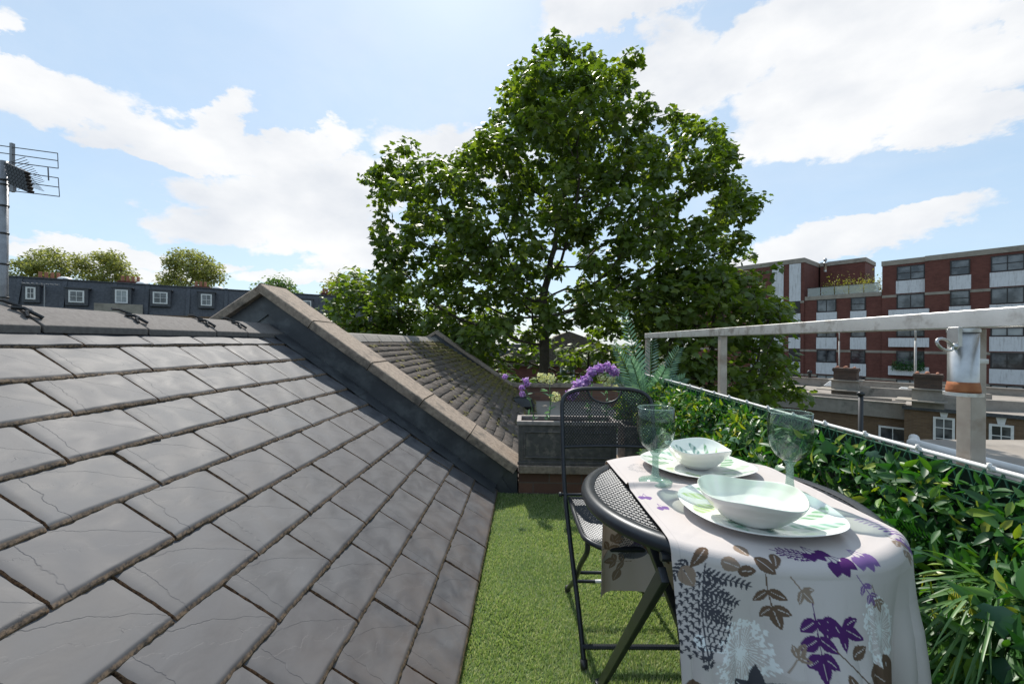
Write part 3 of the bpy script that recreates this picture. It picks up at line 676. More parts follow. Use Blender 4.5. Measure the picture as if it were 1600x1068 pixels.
# dull tone-on-tone motifs first
for (px, py, r) in ((1165, 1012, .046), (1385, 978, .050)): u_, v2 = near(px, py); umbel(u_, v2, r, WHT, 38)
u_, v2 = near(1107, 1000); u3, v3 = near(1160, 1006); pleaf(u_-.004, v2-.012, .2, .022, .014, WHT); pline(u_, v2+.006, u3, v3, .0013, WHT)
u_, v2 = near(1150, 985); fernp(*near(1125, 872), -.25, .125, 11, .044, GRY)
for (px, py, an, L_) in ((1120, 905, 1.1, .07), (1118, 925, .9, .06), (1110, 950, .8, .05), (1100, 890, -.9, .05)):
    u_, v2 = near(px, py)
    for k in range(9):
        f = k/9; x_, y_ = u_+math.sin(an)*L_*f, v2+math.cos(an)*L_*f; pline(x_, y_, x_+math.sin(an)*L_/9, y_+math.cos(an)*L_/9, .0016, GRY)
        for s in (-1, 1): pleaf(x_, y_, an+s*1.0, .014*(1-f*.5), .0038, GRY, False)
u_, v2 = near(1205, 868); sprig(u_, v2, .05, .045, 2, .026, .013, BRN, .1)
u_, v2 = near(1262, 920); sprig(u_+.002, v2, -.05, .06, 3, .028, .017, PURP, .0)
u_, v2 = near(1283, 935); sprig(u_, v2, .9, .02, 1, .032, .014, PURP, .2); pleaf(u_, v2, .5, .035, .014, PURP); pleaf(u_, v2, -.3, .03, .02, PURP)
for (px, py, an, L_, w2) in ((1310, 1020, .1, .05, .034), (1330, 1010, 1.2, .06, .03), (1375, 1030, .6, .08, .06), (1290, 1000, .4, .03, .013), (1305, 985, 1.9, .03, .016), (1400, 1020, -.1, .07, .05), (1290, 1045, 0, .05, .02), (1340, 1060, 1.2, .05, .03)):
    u_, v2 = near(px, py); pleaf(u_, v2, an, L_, w2, BRN)
u_, v2 = near(1283, 975); pline(u_, v2, u_+.045, v2+.045, .0018, BRN)
for k, an in enumerate((-1.2, -.6, .0, .7, 1.3)): u_, v2 = near(1185, 1075); pleaf(u_, v2, an+PI, .05, .018, GRY)
for (px, py, an) in ((1010, 1050, .8), (1090, 1060, .2)): u_, v2 = near(px, py); pleaf(u_, v2, an, .06, .035, BRN)
for (px, py, an) in ((1215, 1010, 2.4), (1240, 880, .6), (1370, 905, .4)):
    u_, v2 = near(px, py); sprig(u_, v2, an, .022, 1, .018, .009, BRN2, .1)
u_, v2 = near(1345, 880); sprig(u_, v2, .5, .03, 2, .018, .008, PUR2, .1)
# tabletop motifs
for (px, py, an, L_, w2, c_) in ((1075, 866, .4, .035, .022, BRN2), (1105, 858, -.9, .035, .02, BRN), (1130, 870, 1.0, .03, .02, BRN2), (1150, 856, .2, .03, .02, BRN2), (1180, 872, .7, .035, .02, BRN), (1160, 880, 1.4, .025, .016, BRN), (1210, 868, -.4, .03, .016, BRN)):
    u_, v2 = topp(px, py); pleaf(u_, v2, an, L_, w2, c_)
for (px, py) in ((1252, 858), (1290, 868), (1325, 862)): u_, v2 = topp(px, py); drops(u_, v2, .6, 3, PURP if px < 1300 else PUR2, .0105)
u_, v2 = topp(1205, 862); fernp(u_, v2, 1.1, .05, 6, .012, PURP)
u_, v2 = topp(1345, 812)
for k in range(8):
    f = k/8; x_, y_ = u_+.012*f, v2+.065*f
    for s in (-1, 1): pleaf(x_, y_, .2+s*1.35, .020*(1-.3*f), .0045, LIL if k < 5 else PUR2, False)
    pline(x_, y_, x_+.0015, y_+.008, .0012, LIL)
drops(u_+.012, v2+.065, .3, 4, PUR2, .007)
u_, v2 = topp(1300, 778); fernp(u_, v2, 2.2, .045, 9, .015, np.array([.33, .35, .40]))
u_, v2 = topp(1395, 838); sprig(u_-.01, v2, .2, .03, 2, .02, .010, BRN2, 0)
u_, v2 = topp(1005, 775); drops(u_+.002, v2, .1, 2, PUR2, .009); u_, v2 = topp(1028, 790); drops(u_, v2, .5, 2, PUR2, .008)
umb = np.array([.50, .47, .46])
u_, v2 = topp(985, 735); umbel(u_+.03, v2, .035, umb, 24); umbel(.16, -.20, .03, umb, 22)
# far drape motifs
for k in range(44):
    u_ = random.uniform(-HW, HW); v2 = -random.uniform(.30, .66); c_ = [BRN, GRY*2.2, BRN, PURP, BRN2][k % 5]
    if k % 3 == 0: sprig(u_, v2, random.uniform(0, 6), .05, 2, .035, .018, c_, .1)
    else: pleaf(u_, v2, random.uniform(0, 6), random.uniform(.04, .09), random.uniform(.02, .05), c_)
fernp(-.15, -.60, .5, .1, 12, .035, GRY*1.6)
hem = (np.abs(U) > HW-.0125) & (np.abs(U) < HW-.0113); IMG[hem] *= .86
cols = IMG.reshape(-1, 3)
idx = np.arange(nu*nvv).reshape(nvv, nu); F = np.stack([idx[:-1, :-1], idx[1:, :-1], idx[1:, 1:], idx[:-1, 1:]], -1).reshape(-1, 4)
m, t, p = mat('printed_cotton', (.6, .56, .54), .95, 0, .03)
ca = t.add('ShaderNodeAttribute', attribute_name='print').outputs['Color']; t.link(ca, p.inputs['Base Color'])
mp_ = t.add('ShaderNodeMapping', inp={'Scale': (700, 700, 420)}); t.link(objco(t), mp_.inputs[0])
bump(t, p, t.math('ADD', t.math('MULTIPLY', t.noise(mp_.outputs[0], 1, 2), .5), t.noise(objco(t), 25, 5)), .35, .002)
p.inputs['Sheen Weight'].default_value = .0
tr = t.add('ShaderNodeBsdfTranslucent'); t.link(t.mix(1, ca, (1.0, .85, .72), 'MULTIPLY'), tr.inputs[0])
ms = t.add('ShaderNodeMixShader', inp={0: .22}); t.link(p.outputs[0], ms.inputs[1]); t.link(tr.outputs[0], ms.inputs[2]); t.link(ms.outputs[0], t.n['Material Output'].inputs[0])
o = np_mesh('table_runner', Pw, F, m, None, True, None, {'print': cols})
sm = o.modifiers.new('thick', 'SOLIDIFY'); sm.thickness = .0009; sm.offset = 1
tag(o, 'pale cloth runner printed with purple and brown leaves draped over the round table', 'table runner')

# ---- tableware
ZC = ZT+.0045
def ware(name, label, c, Rr, prof, paintf, wavy, rough=.22, group=None, z=ZC, rot=0):
    NR, NA = len(prof), 220; th = np.linspace(0, 2*PI, NA, endpoint=False); V = []; C = []
    for (r, zz, side) in prof:
        k = 1+wavy*(r)**2*(np.cos(3*th+rot)*.6+np.cos(2*th+rot*1.7)*.7); x = np.cos(th)*r*k*Rr; y = np.sin(th)*r*k*Rr
        zw = zz+ (r**4)*wavy*.10*np.cos(3*th+rot+.8)*(zz > .012)
        V.append(np.stack([c.x+x, c.y+y, z+zw], -1)); C.append(paintf(r, th, side))
    V = np.concatenate(V); C = np.concatenate(C); a = np.arange(NR*NA).reshape(NR, NA); b2 = np.roll(a, -1, 1)
    F = np.stack([a[:-1], b2[:-1], b2[1:], a[1:]], -1).reshape(-1, 4)
    m, t, p = mat(name+'_glaze', (.7, .7, .7), rough, 0, .5); t.link(t.add('ShaderNodeAttribute', attribute_name='glaze').outputs['Color'], p.inputs['Base Color'])
    p.inputs['Coat Weight'].default_value = .3; p.inputs['Coat Roughness'].default_value = .1
    o = np_mesh(name, V, F, m, None, True, None, {'glaze': C}); return o
CREAM = np.array([.79, .74, .70])
def brush(r, th, seed, dens=11, tw=1.6):
    out = np.tile(np.array([.80, .82, .77]), (len(th), 1)); rs = np.random.default_rng(seed)
    for k in range(dens):
        a0 = 2*PI*k/dens+rs.uniform(-.15, .15); t_ = (r-.45)/.5*1.0; wv = rs.uniform(.10, .22)*math.sin(PI*min(max(t_, 0), 1))**.6 if 0 < t_ < 1 else 0
        aa = a0+tw*.35*t_; d = np.abs((th-aa+PI) % (2*PI)-PI)
        c_ = [np.array([.08, .30, .10]), np.array([.12, .36, .22]), np.array([.38, .58, .12]), np.array([.05, .20, .16]), np.array([.45, .62, .40])][rs.integers(0, 5)]
        m_ = d < wv; f = np.clip(.55+.35*np.sin(th*31+r*20+k), .3, 1)[:, None]; out = np.where(m_[:, None], out*(1-f)+c_*f, out)
    return out
def paint_plate(seed):
    def f(r, th, side):
        if side: return np.tile(CREAM, (len(th), 1))
        if r < .42: return np.tile(np.array([.66, .67, .66]), (len(th), 1))
        return brush(r, th, seed)
    return f
def paint_bowl(seed, strong):
    def f(r, th, side):
        if side: return np.tile(CREAM, (len(th), 1))
        g_ = np.clip((r-.35)/.6, 0, 1)[...]; base_ = np.array([.82, .82, .79])*(1-g_)+np.array([.70, .77, .64])*g_
        if not strong:
            o_ = np.tile(base_, (len(th), 1)); k = (.12*np.sin(th*5+r*4)+.08*np.sin(th*13+r*9))[:, None]; return np.clip(o_*(1+k*g_), 0, .85)
        return brush(min(r*.62+.38, .97), th, seed, 12, 2.4)
    return f
def dense(pr, n=6):
    out = []
    for (a, b_) in zip(pr[:-1], pr[1:]):
        for k in range(n): f = k/n; out.append((a[0]+(b_[0]-a[0])*f, a[1]+(b_[1]-a[1])*f, a[2] if k < n else b_[2]))
    out.append(pr[-1]); return out
plate_prof = dense([(.0, .004, 0), (.45, .004, 0), (.62, .007, 0), (.86, .014, 0), (.985, .019, 0), (1.0, .0185, 1), (.985, .0165, 1), (.80, .0085, 1), (.55, .002, 1), (.5, .0, 1), (.0, .001, 1)])
bowl_prof = dense([(.0, .006, 0), (.30, .007, 0), (.55, .016, 0), (.78, .030, 0), (.92, .045, 0), (.985, .055, 0), (1.0, .0565, 0), (1.01, .0555, 1), (.97, .047, 1), (.84, .032, 1), (.62, .013, 1), (.42, .003, 1), (.36, .0, 1), (.0, .002, 1)])
for (px_, py_, rr_, nm, seed, lab) in ((.478, .797, .142, 'dinner_plate', 3, 'near cream dinner plate with green brushed leaves under the larger looking bowl'), (.487, 1.085, .138, 'dinner_plate', 8, 'far cream dinner plate near the chair, under the leaf painted bowl')):
    o = ware(nm, lab, W(px_, py_), rr_, plate_prof, paint_plate(seed), .035, rot=seed); tag(o, lab, 'plate', 'dinner plates on the table')
for (px_, py_, rr_, strong, seed, lab) in ((.437, .745, .086, False, 5, 'near cream bowl with pale mint green inside, on the nearer plate'), (.487, 1.075, .080, True, 9, 'far cream bowl painted inside with green leaves, on the farther plate')):
    o = ware('bowl', lab, W(px_, py_), rr_, bowl_prof, paint_bowl(seed, strong), .045, rot=seed, z=ZC+.0055); tag(o, lab, 'bowl', 'bowls on the plates')
# goblets: thin tinted glass
m, t, p = mat('tinted_acrylic', (.5, .7, .6), .05)
fr = t.add('ShaderNodeLayerWeight', inp={'Blend': .5}).outputs['Facing']
tc = t.mix(t.math('POWER', fr, 3.0), (.80, .87, .83), (.08, .16, .12)); tp = t.add('ShaderNodeBsdfTransparent'); t.link(tc, tp.inputs[0])
gl = t.add('ShaderNodeBsdfGlossy', inp={'Roughness': .015, 'Color': (.95, 1, .97, 1)})
bf = t.add('ShaderNodeNewGeometry').outputs['Backfacing']; f2 = t.add('ShaderNodeFresnel', inp={'IOR': t.mr(bf, 0, 1, 1.47, 1/1.47)}).outputs[0]
ms = t.add('ShaderNodeMixShader', inp={0: t.math('MULTIPLY', f2, 1.0), 1: tp.outputs[0], 2: gl.outputs[0]})
df = t.add('ShaderNodeBsdfDiffuse', inp={'Color': (.45, .62, .52, 1)}); ms2 = t.add('ShaderNodeMixShader', inp={0: .004, 1: ms.outputs[0], 2: df.outputs[0]})
t.link(ms2.outputs[0], t.n['Material Output'].inputs[0]); M_goblet = m
m, t, p = mat('thick_acrylic', (.42, .55, .48), .08); p.inputs['Coat Weight'].default_value = .6; tp = t.add('ShaderNodeBsdfTransparent', inp={'Color': (.80, .90, .85, 1)}); ms = t.add('ShaderNodeMixShader', inp={0: .62, 1: p.outputs[0], 2: tp.outputs[0]}); t.link(ms.outputs[0], t.n['Material Output'].inputs[0]); M_thick = m
m, t, p = mat('solid_glass', (.82, .93, .87), .03); p.inputs['Transmission Weight'].default_value = 1; p.inputs['IOR'].default_value = 1.3; M_stemglass = m
def goblet(c, lab, hs=1.0, zr=0):
    g_ = thing('wine_goblet', lab, 'glass', (c.x, c.y, ZC), group='green tinted goblets')
    H = .176*hs; b = MB(); z0 = .070*hs
    out = [(.004, z0), (.016, z0+.004), (.030, z0+.016), (.039, z0+.032), (.043, z0+.052), (.0435, z0+.075), (.042, H)]
    inn = [(.0405, H), (.042, z0+.075), (.0415, z0+.053), (.0375, z0+.034), (.029, z0+.019), (.015, z0+.0075), (.0, z0+.006)]
    b.lathe(out+inn, (c.x, c.y, ZC), 64); b.build('bowl', M_goblet, g_, True)
    b = MB(); b.lathe([(.0, 0), (.038, 0), (.0385, .0025), (.034, .0045), (.016, .008), (.009, .016), (.0072, .035), (.0075, z0-.008), (.013, z0+.001), (.0, z0+.0035)], (c.x, c.y, ZC), 48)
    b.build('stem_and_foot', M_thick, g_, True)
    b = MB(); b.lathe([(.0421, H-.0012), (.0425, H), (.0415, H+.0012), (.0402, H), (.0410, H-.0012)], (c.x, c.y, ZC), 64); b.build('rim', M_thick, g_, True)
goblet(W(.343, .975), 'green tinted goblet nearer the chair, beside the farther plate')
goblet(W(.612, .900), 'green tinted goblet nearer the hedge, right of the near bowl', 1.02)

# ============================================================ folding chair
ch = thing('folding_chair', 'charcoal metal mesh folding chair facing the table from its far side', 'chair', tuple(W(.41, 1.5)))
def cw(x, y, z): return W(x, y, z)
XL, XR = .212, .592; ctr = (XL+XR)/2
def post(x, s):
    return [cw(x+s*.028, 1.325, .015), cw(x+s*.022, 1.40, .14), cw(x+s*.012, 1.50, .28), cw(x+s*.003, 1.59, .42), cw(x, 1.635, .50), cw(x, 1.68, .62), cw(x, 1.715, .74), cw(x-s*.002, 1.735, .80)]
L_ = post(XL, -1*-1); 
def post2(x, s): return [cw(x-s*dx_, y_, z_) for dx_, y_, z_ in ((.028, 1.325, .015), (.022, 1.40, .14), (.012, 1.50, .28), (.003, 1.59, .42), (0, 1.635, .50), (0, 1.68, .62), (0, 1.715, .74))]
arc = []
for i in range(15):
    a = PI*i/14; xx = ctr-(XR-XL)/2*math.copysign(abs(math.cos(a))**.55, math.cos(a)); zz = .775+.088*math.sin(a)**.62; arc.append(cw(xx, 1.725+.012*math.sin(a)+.02*math.sin(a), zz))
def smoothp(pts, n=4):
    out = []; P_ = [pts[0]]+pts+[pts[-1]]
    for i in range(1, len(P_)-2):
        for k in range(n):
            f = k/n; a, b_, c_, d_ = P_[i-1], P_[i], P_[i+1], P_[i+2]
            out.append(.5*((2*b_)+(c_-a)*f+(2*a-5*b_+4*c_-d_)*f*f+(3*b_-a-3*c_+d_)*f**3))
    out.append(pts[-1]); return out
b = MB(); b.tube(smoothp(post2(XL, -1)[::1])[:]+smoothp(arc, 2)[1:-1]+smoothp(post2(XR, 1))[::-1], .0088, 10); b.build('back_frame', M_steelgrey, ch, True)
def backpos(x, z, h): y = 1.68+(z-.62)*.33+.02*math.sin(PI*(x-XL)/(XR-XL)); return cw(x, y-h, z)
def inback(x, z):
    f = (x-ctr)/((XR-XL)/2)
    if abs(f) > .985: return False
    a = math.acos(max(-1, min(1, abs(f)**(1/.55)))); ztop = .775+.088*math.sin(a)**.62
    if z > ztop: return False
    if ((x-ctr)/.072)**2+((z-.853)/.052)**2 < 1: return False
    return True
b = MB(); expanded(b, lambda x, z, h: backpos(x, z, h), XL, XR, .632, .865, .0062, .0072, .0036, .0016, inback); b.build('backrest_mesh', M_steelgrey, ch)
b = MB(); b.tube([backpos(XL+(XR-XL)*i/12, .63, 0) for i in range(13)], .007, 8); b.tube([backpos(ctr-.072*math.cos(PI*i/16), .853-.052*math.sin(PI*i/16), 0) for i in range(17)], .0045, 8); b.build('backrest_rail', M_steelgrey, ch, True)
# seat
SXL, SXR, SY0, SY1, SZ = XL+.018, XR-.018, 1.235, 1.60, .452
def seatpt(x, y, h=0): f = (y-SY0)/(SY1-SY0); return cw(x, y, SZ-.012*math.sin(PI*f)-.004*(1-abs(x-ctr)/.19)+h-.012*max(0, (.15-f)/.15)**2)
def inseat(x, y):
    rr_ = .07; dx_ = max(0, abs(x-ctr)-((SXR-SXL)/2-rr_)); dy_ = max(0, SY0+rr_-y); return math.hypot(dx_, dy_) < rr_-.004
b = MB(); expanded(b, seatpt, SXL, SXR, SY0, SY1, .0062, .0072, .0036, .0016, inseat); b.build('seat_mesh', M_steelgrey, ch)
pts = [seatpt(SXL, SY1)]+[seatpt(SXL, SY1-.1*i) for i in range(1, 3)]
rr_ = .07
pts += [seatpt(SXL+rr_-rr_*math.cos(PI/2*i/6), SY0+rr_-rr_*math.sin(PI/2*i/6)) for i in range(7)]
pts += [seatpt(SXR-rr_+rr_*math.sin(PI/2*i/6), SY0+rr_-rr_*math.cos(PI/2*i/6)) for i in range(7)]
pts += [seatpt(SXR, SY1-.1*i) for i in range(2, 0, -1)]+[seatpt(SXR, SY1)]
b = MB(); b.tube(pts, .0085, 8, True); b.tube([seatpt(SXL, SY1), seatpt(SXR, SY1)], .006, 8); b.build('seat_frame', M_steelgrey, ch, True)
b = MB(); b.tube([cw(XL-.022, 1.612, .462), cw(XR+.022, 1.612, .462)], .0055, 8); b.tube([cw(XL-.024, 1.612, .462), cw(XL-.012, 1.612, .462)], .009, 8); b.build('pivot_bar', M_steelgrey, ch, True)
for s, x in ((-1, SXL+.012), (1, SXR-.012)):
    b = MB(); b.tube(smoothp([cw(x, 1.29, .435), cw(x, 1.30, .395), cw(x-s*-.004, 1.40, .30), cw(x, 1.52, .185), cw(x+s*.0, 1.735, .018)]), .0085, 8); b.build('rear_leg', M_steelgrey, ch, True)
    b = MB(); b.tube([cw(x, 1.728, .028), cw(x, 1.740, .0)], .0125, 8); b.build('rubber_foot', M_black, ch, True)
    xf = (XL-.0-.0+.028 if s < 0 else XR-.028); b = MB(); b.tube([cw(xf, 1.333, .03), cw(xf, 1.322, .0)], .0125, 8); b.build('rubber_foot', M_black, ch, True)
b = MB(); b.tube([cw(XL+.025, 1.345, .062), cw(XR-.025, 1.345, .062)], .0075, 8)
for i in range(40): f = (i+.5)/40; q = cw(XL+.03+(XR-XL-.06)*f, 1.345, .062); b.tube([q-ddx*.002, q+ddx*.002], .0088, 8)
b.build('front_stretcher', M_steelgrey, ch)
b = MB(); b.tube([cw(SXL+.012, 1.60, .128), cw(SXR-.012, 1.60, .128)], .0065, 8); b.build('rear_stretcher', M_steelgrey, ch, True)
b = MB(); b.tube([cw(XL+.02, 1.47, .235), cw(XR-.02, 1.47, .235)], .006, 8); b.build('middle_stretcher', M_steelgrey, ch, True)
b = MB(); b.tube([cw(SXL+.10, 1.60, .128), cw(SXL+.15, 1.60, .128)], .0069, 10); b.build('paper_sticker', M_white, ch, True)

# ============================================================ railing
RXr = .98; RT = 1.138
rl = thing('metal_railing', 'brushed metal handrail on square posts running along the right side of the terrace', 'railing', (RXr, 2, 0))
def railpt(y): return RXr+0*y
b = MB(); b.b2((RXr-.02, -.4, RT-.042), (RXr+.02, 2.62, RT-.002)); b.build('top_rail', M_rail, rl, bevel=.003)
b = MB(); b.b2((RXr-.02, 2.622, RT-.042), (RXr+.02, 3.42, RT-.002)); b.build('top_rail', M_rail, rl, bevel=.003)
for y in (3.40, 2.105, .945):
    b = MB(); b.b2((RXr-.016, y-.016, .1), (RXr+.016, y+.016, RT-.043)); b.build('post', M_post, rl, bevel=.002)
# umbrella holder clamped to the near post
uh = thing('parasol_holder', 'round metal parasol holder clamped to the near railing post, rusty inside', 'parasol holder', (.917, .90, .955))
c = Vector((.917, .90, 0)); b = MB()
b.lathe([(.0235, .970), (.0235, 1.094), (.0215, 1.094), (.0215, .970), (.0235, .970)], c, 40); b.build('tube', M_galv, uh, True)
b = MB(); b.lathe([(.0, .953), (.030, .953), (.030, .960), (.0, .960)], c, 32); b.build('base_plate', M_rail, uh)
b = MB(); b.lathe([(.0, .9605), (.0262, .9605), (.0262, .966), (.025, .975), (.0237, .982), (.0, .982)], c, 32); b.build('rusty_plug', M_rust, uh, True)
b = MB(); b.lathe([(.0252, 1.086), (.0252, 1.093), (.0238, 1.093), (.0238, 1.086), (.0252, 1.086)], c, 40)
b.b2((c.x-.040, c.y-.030, 1.056), (c.x-.032, c.y-.008, 1.096)); b.b2((c.x-.034, c.y-.012, 1.060), (c.x-.018, c.y+.0, 1.092)); b.build('clamp_bracket', M_galv, uh, bevel=.001)
b = MB(); b.b2((c.x+.022, c.y-.006, 1.02), (c.x+.046, c.y+.026, 1.03)); b.build('bracket_arm', M_galv, uh, bevel=.001)
b = MB(); k0 = Vector((c.x-.036, c.y-.022, 1.056)); dirb = Vector((-1, -.25, 0)).normalized(); upv = Vector((-.25, 0, 1)).normalized()
b.tube([k0+Vector((.012, .01, 0)), k0+dirb*.012], .0040, 8); b.tube([k0+dirb*.002, k0+dirb*.008], .0075, 6)
loop = []
for i in range(15):
    a = 2*PI*i/14; loop.append(k0+dirb*(.030+.020*-math.cos(a))+upv*(.012*math.sin(a)+.008*(1-math.cos(a))*.5))
b.tube(loop, .0030, 7, False); b.build('wing_bolt', M_galv, uh, True)
# white conduit run outside the posts
b = MB(); b.tube([Vector((RXr+.075, y, .790)) for y in np.linspace(-.2, 1.17, 12)], .012, 12); o = b.build('white_pipe', M_white, None, True); tag(o, 'thick white pipe running behind the near railing post', 'pipe')

# ============================================================ artificial hedge screen
HX = .95; HT0 = HT = .806
def hz(y): return .806
hd = thing('hedge_screen', 'artificial hedge panel of mixed green leaves lining the right side of the turf', 'hedge', (HX, 2, 0))
M_net = varied('green_netting', (.02, .085, .045), (.03, .12, .07), 30, .5, bs=0)
b = MB(); b.b2((HX+.001, -.2, .0), (HX+.008, 3.40, HT-.012)); b.build('backing_panel', varied('dark_backing', (.008, .02, .010), (.015, .035, .018), 30, .9), hd)
b = MB(); cb = [Vector((HX, y, hz(y)+.002*math.sin(y*3.1))) for y in np.linspace(-.2, 3.40, 40)]; b.tube(cb, .0052, 8); b.build('white_cable', M_white, hd, True)
for y in np.arange(.1, 3.4, .155): b = MB(); z = hz(y)+.002*math.sin(y*3.1); b.tube([Vector((HX, y-.004, z)), Vector((HX, y+.004, z))], 0.0070, 8); b.box((HX-.006, y, z+.006), (.006, .005, .012)); b.build('cable_tie', M_white, hd, True)
b = MB()
for k, y in enumerate(np.arange(-.1, 3.42, .034)):
    HT = hz(y)
    b.tube([(HX-.004, y, HT-.004), (HX-.006, y+.017, HT-.045), (HX-.004, y+.034, HT-.004)], .0022, 5); b.tube([(HX-.006, y+.017, HT-.045), (HX-.004, y, HT-.085), (HX-.004, y+.017, HT-.12)], .0018, 5); b.tube([(HX-.006, y+.017, HT-.045), (HX-.004, y+.034, HT-.085)], .0018, 5)
for z in (-.012, -.045, -.085): b.tube([(HX-.005, -.1, hz(-.1)+z), (HX-.005, 3.43, hz(3.43)+z)], .002, 5)
b.build('green_netting', M_net, hd)
HT = HT0
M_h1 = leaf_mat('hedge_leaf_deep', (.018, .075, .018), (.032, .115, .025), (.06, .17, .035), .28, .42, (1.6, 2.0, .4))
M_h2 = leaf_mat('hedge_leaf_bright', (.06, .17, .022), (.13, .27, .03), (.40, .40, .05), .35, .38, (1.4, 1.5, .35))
M_h3 = leaf_mat('hedge_leaf_ivy', (.03, .09, .05), (.05, .13, .075), (.12, .22, .13), .22, .35, (1.3, 1.6, .6))
M_h4 = leaf_mat('hedge_blade', (.045, .12, .03), (.08, .18, .045), (.17, .31, .10), .3, .4, (1.3, 1.5, .5))
M_flw = leaf_mat('tiny_white_flower', (.6, .6, .5), (.75, .75, .68), (.8, .8, .75), .3, .6, (1, 1, 1))
def hedge_pts(n, dmin=.0, dmax=.11, zmin=.0, zmax=HT-.03, ymin=.15, ymax=3.42):
    y = rng.uniform(ymin, ymax, n); z = rng.uniform(zmin, zmax, n)
    bul = .035*np.sin(y*7.3+z*5)+.025*np.sin(y*17+z*13+1)+.05
    d = rng.uniform(dmin, dmax, n)*np.clip(1.25-(z/HT)**5*1.1, .2, 1)+np.maximum(bul, 0)*np.clip((HT-z)/.15, 0, 1)
    return np.stack([HX-.005-d, y, z], -1)
def hl(name, n, tv, tf, m, smin, smax, dmin=0, dmax=.11, droop=-.1, **kw):
    P = hedge_pts(n, dmin, dmax, **kw); nn = rng.normal(size=P.shape)*.75+np.array([-1., 0, .45]); dv = rng.normal(size=P.shape)*.9+np.array([-.35, 0, droop])
    V, F = scatter(tv, tf, rot_frames(nn, dv, rng.uniform(smin, smax, n)), P); np_mesh(name, V, F, m, hd, False, {'rnd': np.repeat(rng.random(n), len(tv))})
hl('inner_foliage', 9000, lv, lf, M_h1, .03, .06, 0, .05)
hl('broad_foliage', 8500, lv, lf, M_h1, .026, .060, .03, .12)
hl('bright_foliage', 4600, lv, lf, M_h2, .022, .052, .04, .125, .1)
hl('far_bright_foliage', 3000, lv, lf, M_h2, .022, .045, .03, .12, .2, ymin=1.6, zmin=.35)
hl('ivy_foliage', 330, mv, mf, M_h3, .032, .055, .05, .12, -.6)
for _i in range(70): hl('small_flower', 1, petal_v, petal_f, M_flw, .012, .02, .08, .13)
# fern sprays
fv = []; ff = []
for i in range(15):
    f = (i+1)/16; l2 = .26*math.sin(PI*min(f*.85+.12, 1))**.8
    for s in (-1, 1):
        k = len(fv); fv += [(0, f-.018, 0), (s*l2*.5, f+.05-.02, .015), (s*l2, f+.085, -.01), (s*l2*.5, f+.075, .015), (0, f+.012, 0)]; ff += [(k, k+1, k+2), (k, k+2, k+3), (k, k+3, k+4)]
k = len(fv); fv += [(-.008, 0, 0), (.008, 0, 0), (0, 1.02, 0)]; ff.append((k, k+1, k+2))
fv = [(x, y, z-.25*y*y) for x, y, z in fv]
hl('fern_spray', 260, fv, ff, M_h1, .07, .12, .05, .10, -.3, zmax=.68)
hl('bright_fern_spray', 130, fv, ff, M_h2, .05, .09, .05, .10, -.1, zmax=.68)
def blades(name, c, n, L, spread, m, dirb, wdt=.0035, sag=.5):
    V = []; F = []; rn = []
    for i in range(n):
        d = (Vector(dirb)+Vector((random.gauss(0, 1), random.gauss(0, 1), random.gauss(0, 1)))*spread).normalized(); l_ = L*random.uniform(.6, 1.1); s_ = d.cross(Vector((random.gauss(0, .4), random.gauss(0, .4), 1))).normalized(); b0 = len(V); K = 8
        o_ = Vector(c)+Vector((random.uniform(-.01, .01), random.uniform(-.03, .03), random.uniform(-.03, .03)))
        for k in range(K+1):
            f = k/K; p_ = o_+d*l_*f+Vector((0, 0, -1))*l_*sag*f*f; w_ = wdt*(1-f**3)*(.6+.4*min(f*4, 1)); V += [tuple(p_-s_*w_), tuple(p_+Vector((0, 0, -.0008))), tuple(p_+s_*w_)]
            if k: q = b0+3*k; F += [(q-3, q-2, q+1, q), (q-2, q-1, q+2, q+1)]
        rn += [random.random()]*(3*(K+1))
    np_mesh(name, V, F, m, hd, True, {'rnd': rn})
blades('grass_tuft', (.84, .757, .615), 120, .24, .50, M_h4, (-.75, -.25, -.45), .0030, .45)
blades('grass_tuft', (.86, .72, .50), 60, .24, .45, M_h4, (-.5, .1, -.7), .0030, .4)
for (y, z) in ((2.6, .55), (1.9, .5), (1.45, .62), (2.95, .4)): blades('grass_tuft', (.95, y, z), 40, .16, .7, M_h2, (-.8, -.1, .2), .002, .6)
# ============================================================ antenna
AD = 2.9
an = thing('television_aerial', 'grey pole with two rooftop television aerials at the left edge above the ridge', 'aerial', tuple(at(6, 640, AD)))
M_mast = varied('mast_metal', (.22, .22, .23), (.32, .32, .33), 20, .45, metal=.5)
M_rod = varied('aerial_rod', (.10, .10, .11), (.16, .16, .17), 20, .4, metal=.5)
top = at(7, 252, AD); bot = at(5, 620, AD); b = MB(); b.tube([bot, top], .022, 14); b.build('mast', M_mast, an, True)
for py in (283, 290, 323, 366, 414, 466):
    b = MB(); p0 = at(6.9, py, AD); b.tube([p0, p0+Vector((0, 0, .012))], .0245, 14); b.build('mast_tape', M_black, an, True)
dirA = (at(92, 251, AD+.15)-at(-30, 236, AD-.1)).normalized()
b = MB()
rows = [(-40, 222, 90, 239.5), (-40, 233, 90, 251), (-40, 246, 91, 263), (-40, 259, 91, 278), (-40, 275, 92, 292.5), (-40, 291, 93, 307)]
for (xa, ya, xb, yb) in rows: b.tube([at(xa, ya, AD+.03), at(xb, yb, AD+.06)], .0033, 7)
for (i, j) in ((0, 2), (3, 5)): b.tube([at(rows[i][2], rows[i][3], AD+.06), at(rows[j][2], rows[j][3], AD+.06)], .0025, 6)
b.tube([at(75, 262, AD+.05), at(76, 282, AD+.05)], .004, 6)
b.build('reflector_rods', M_rod, an)
b = MB(); b.box(at(19, 262, AD+.05), (.018, .02, .35)); b.box(at(21, 285, AD), (.02, .02, .13)); b.build('upright', M_mast, an)
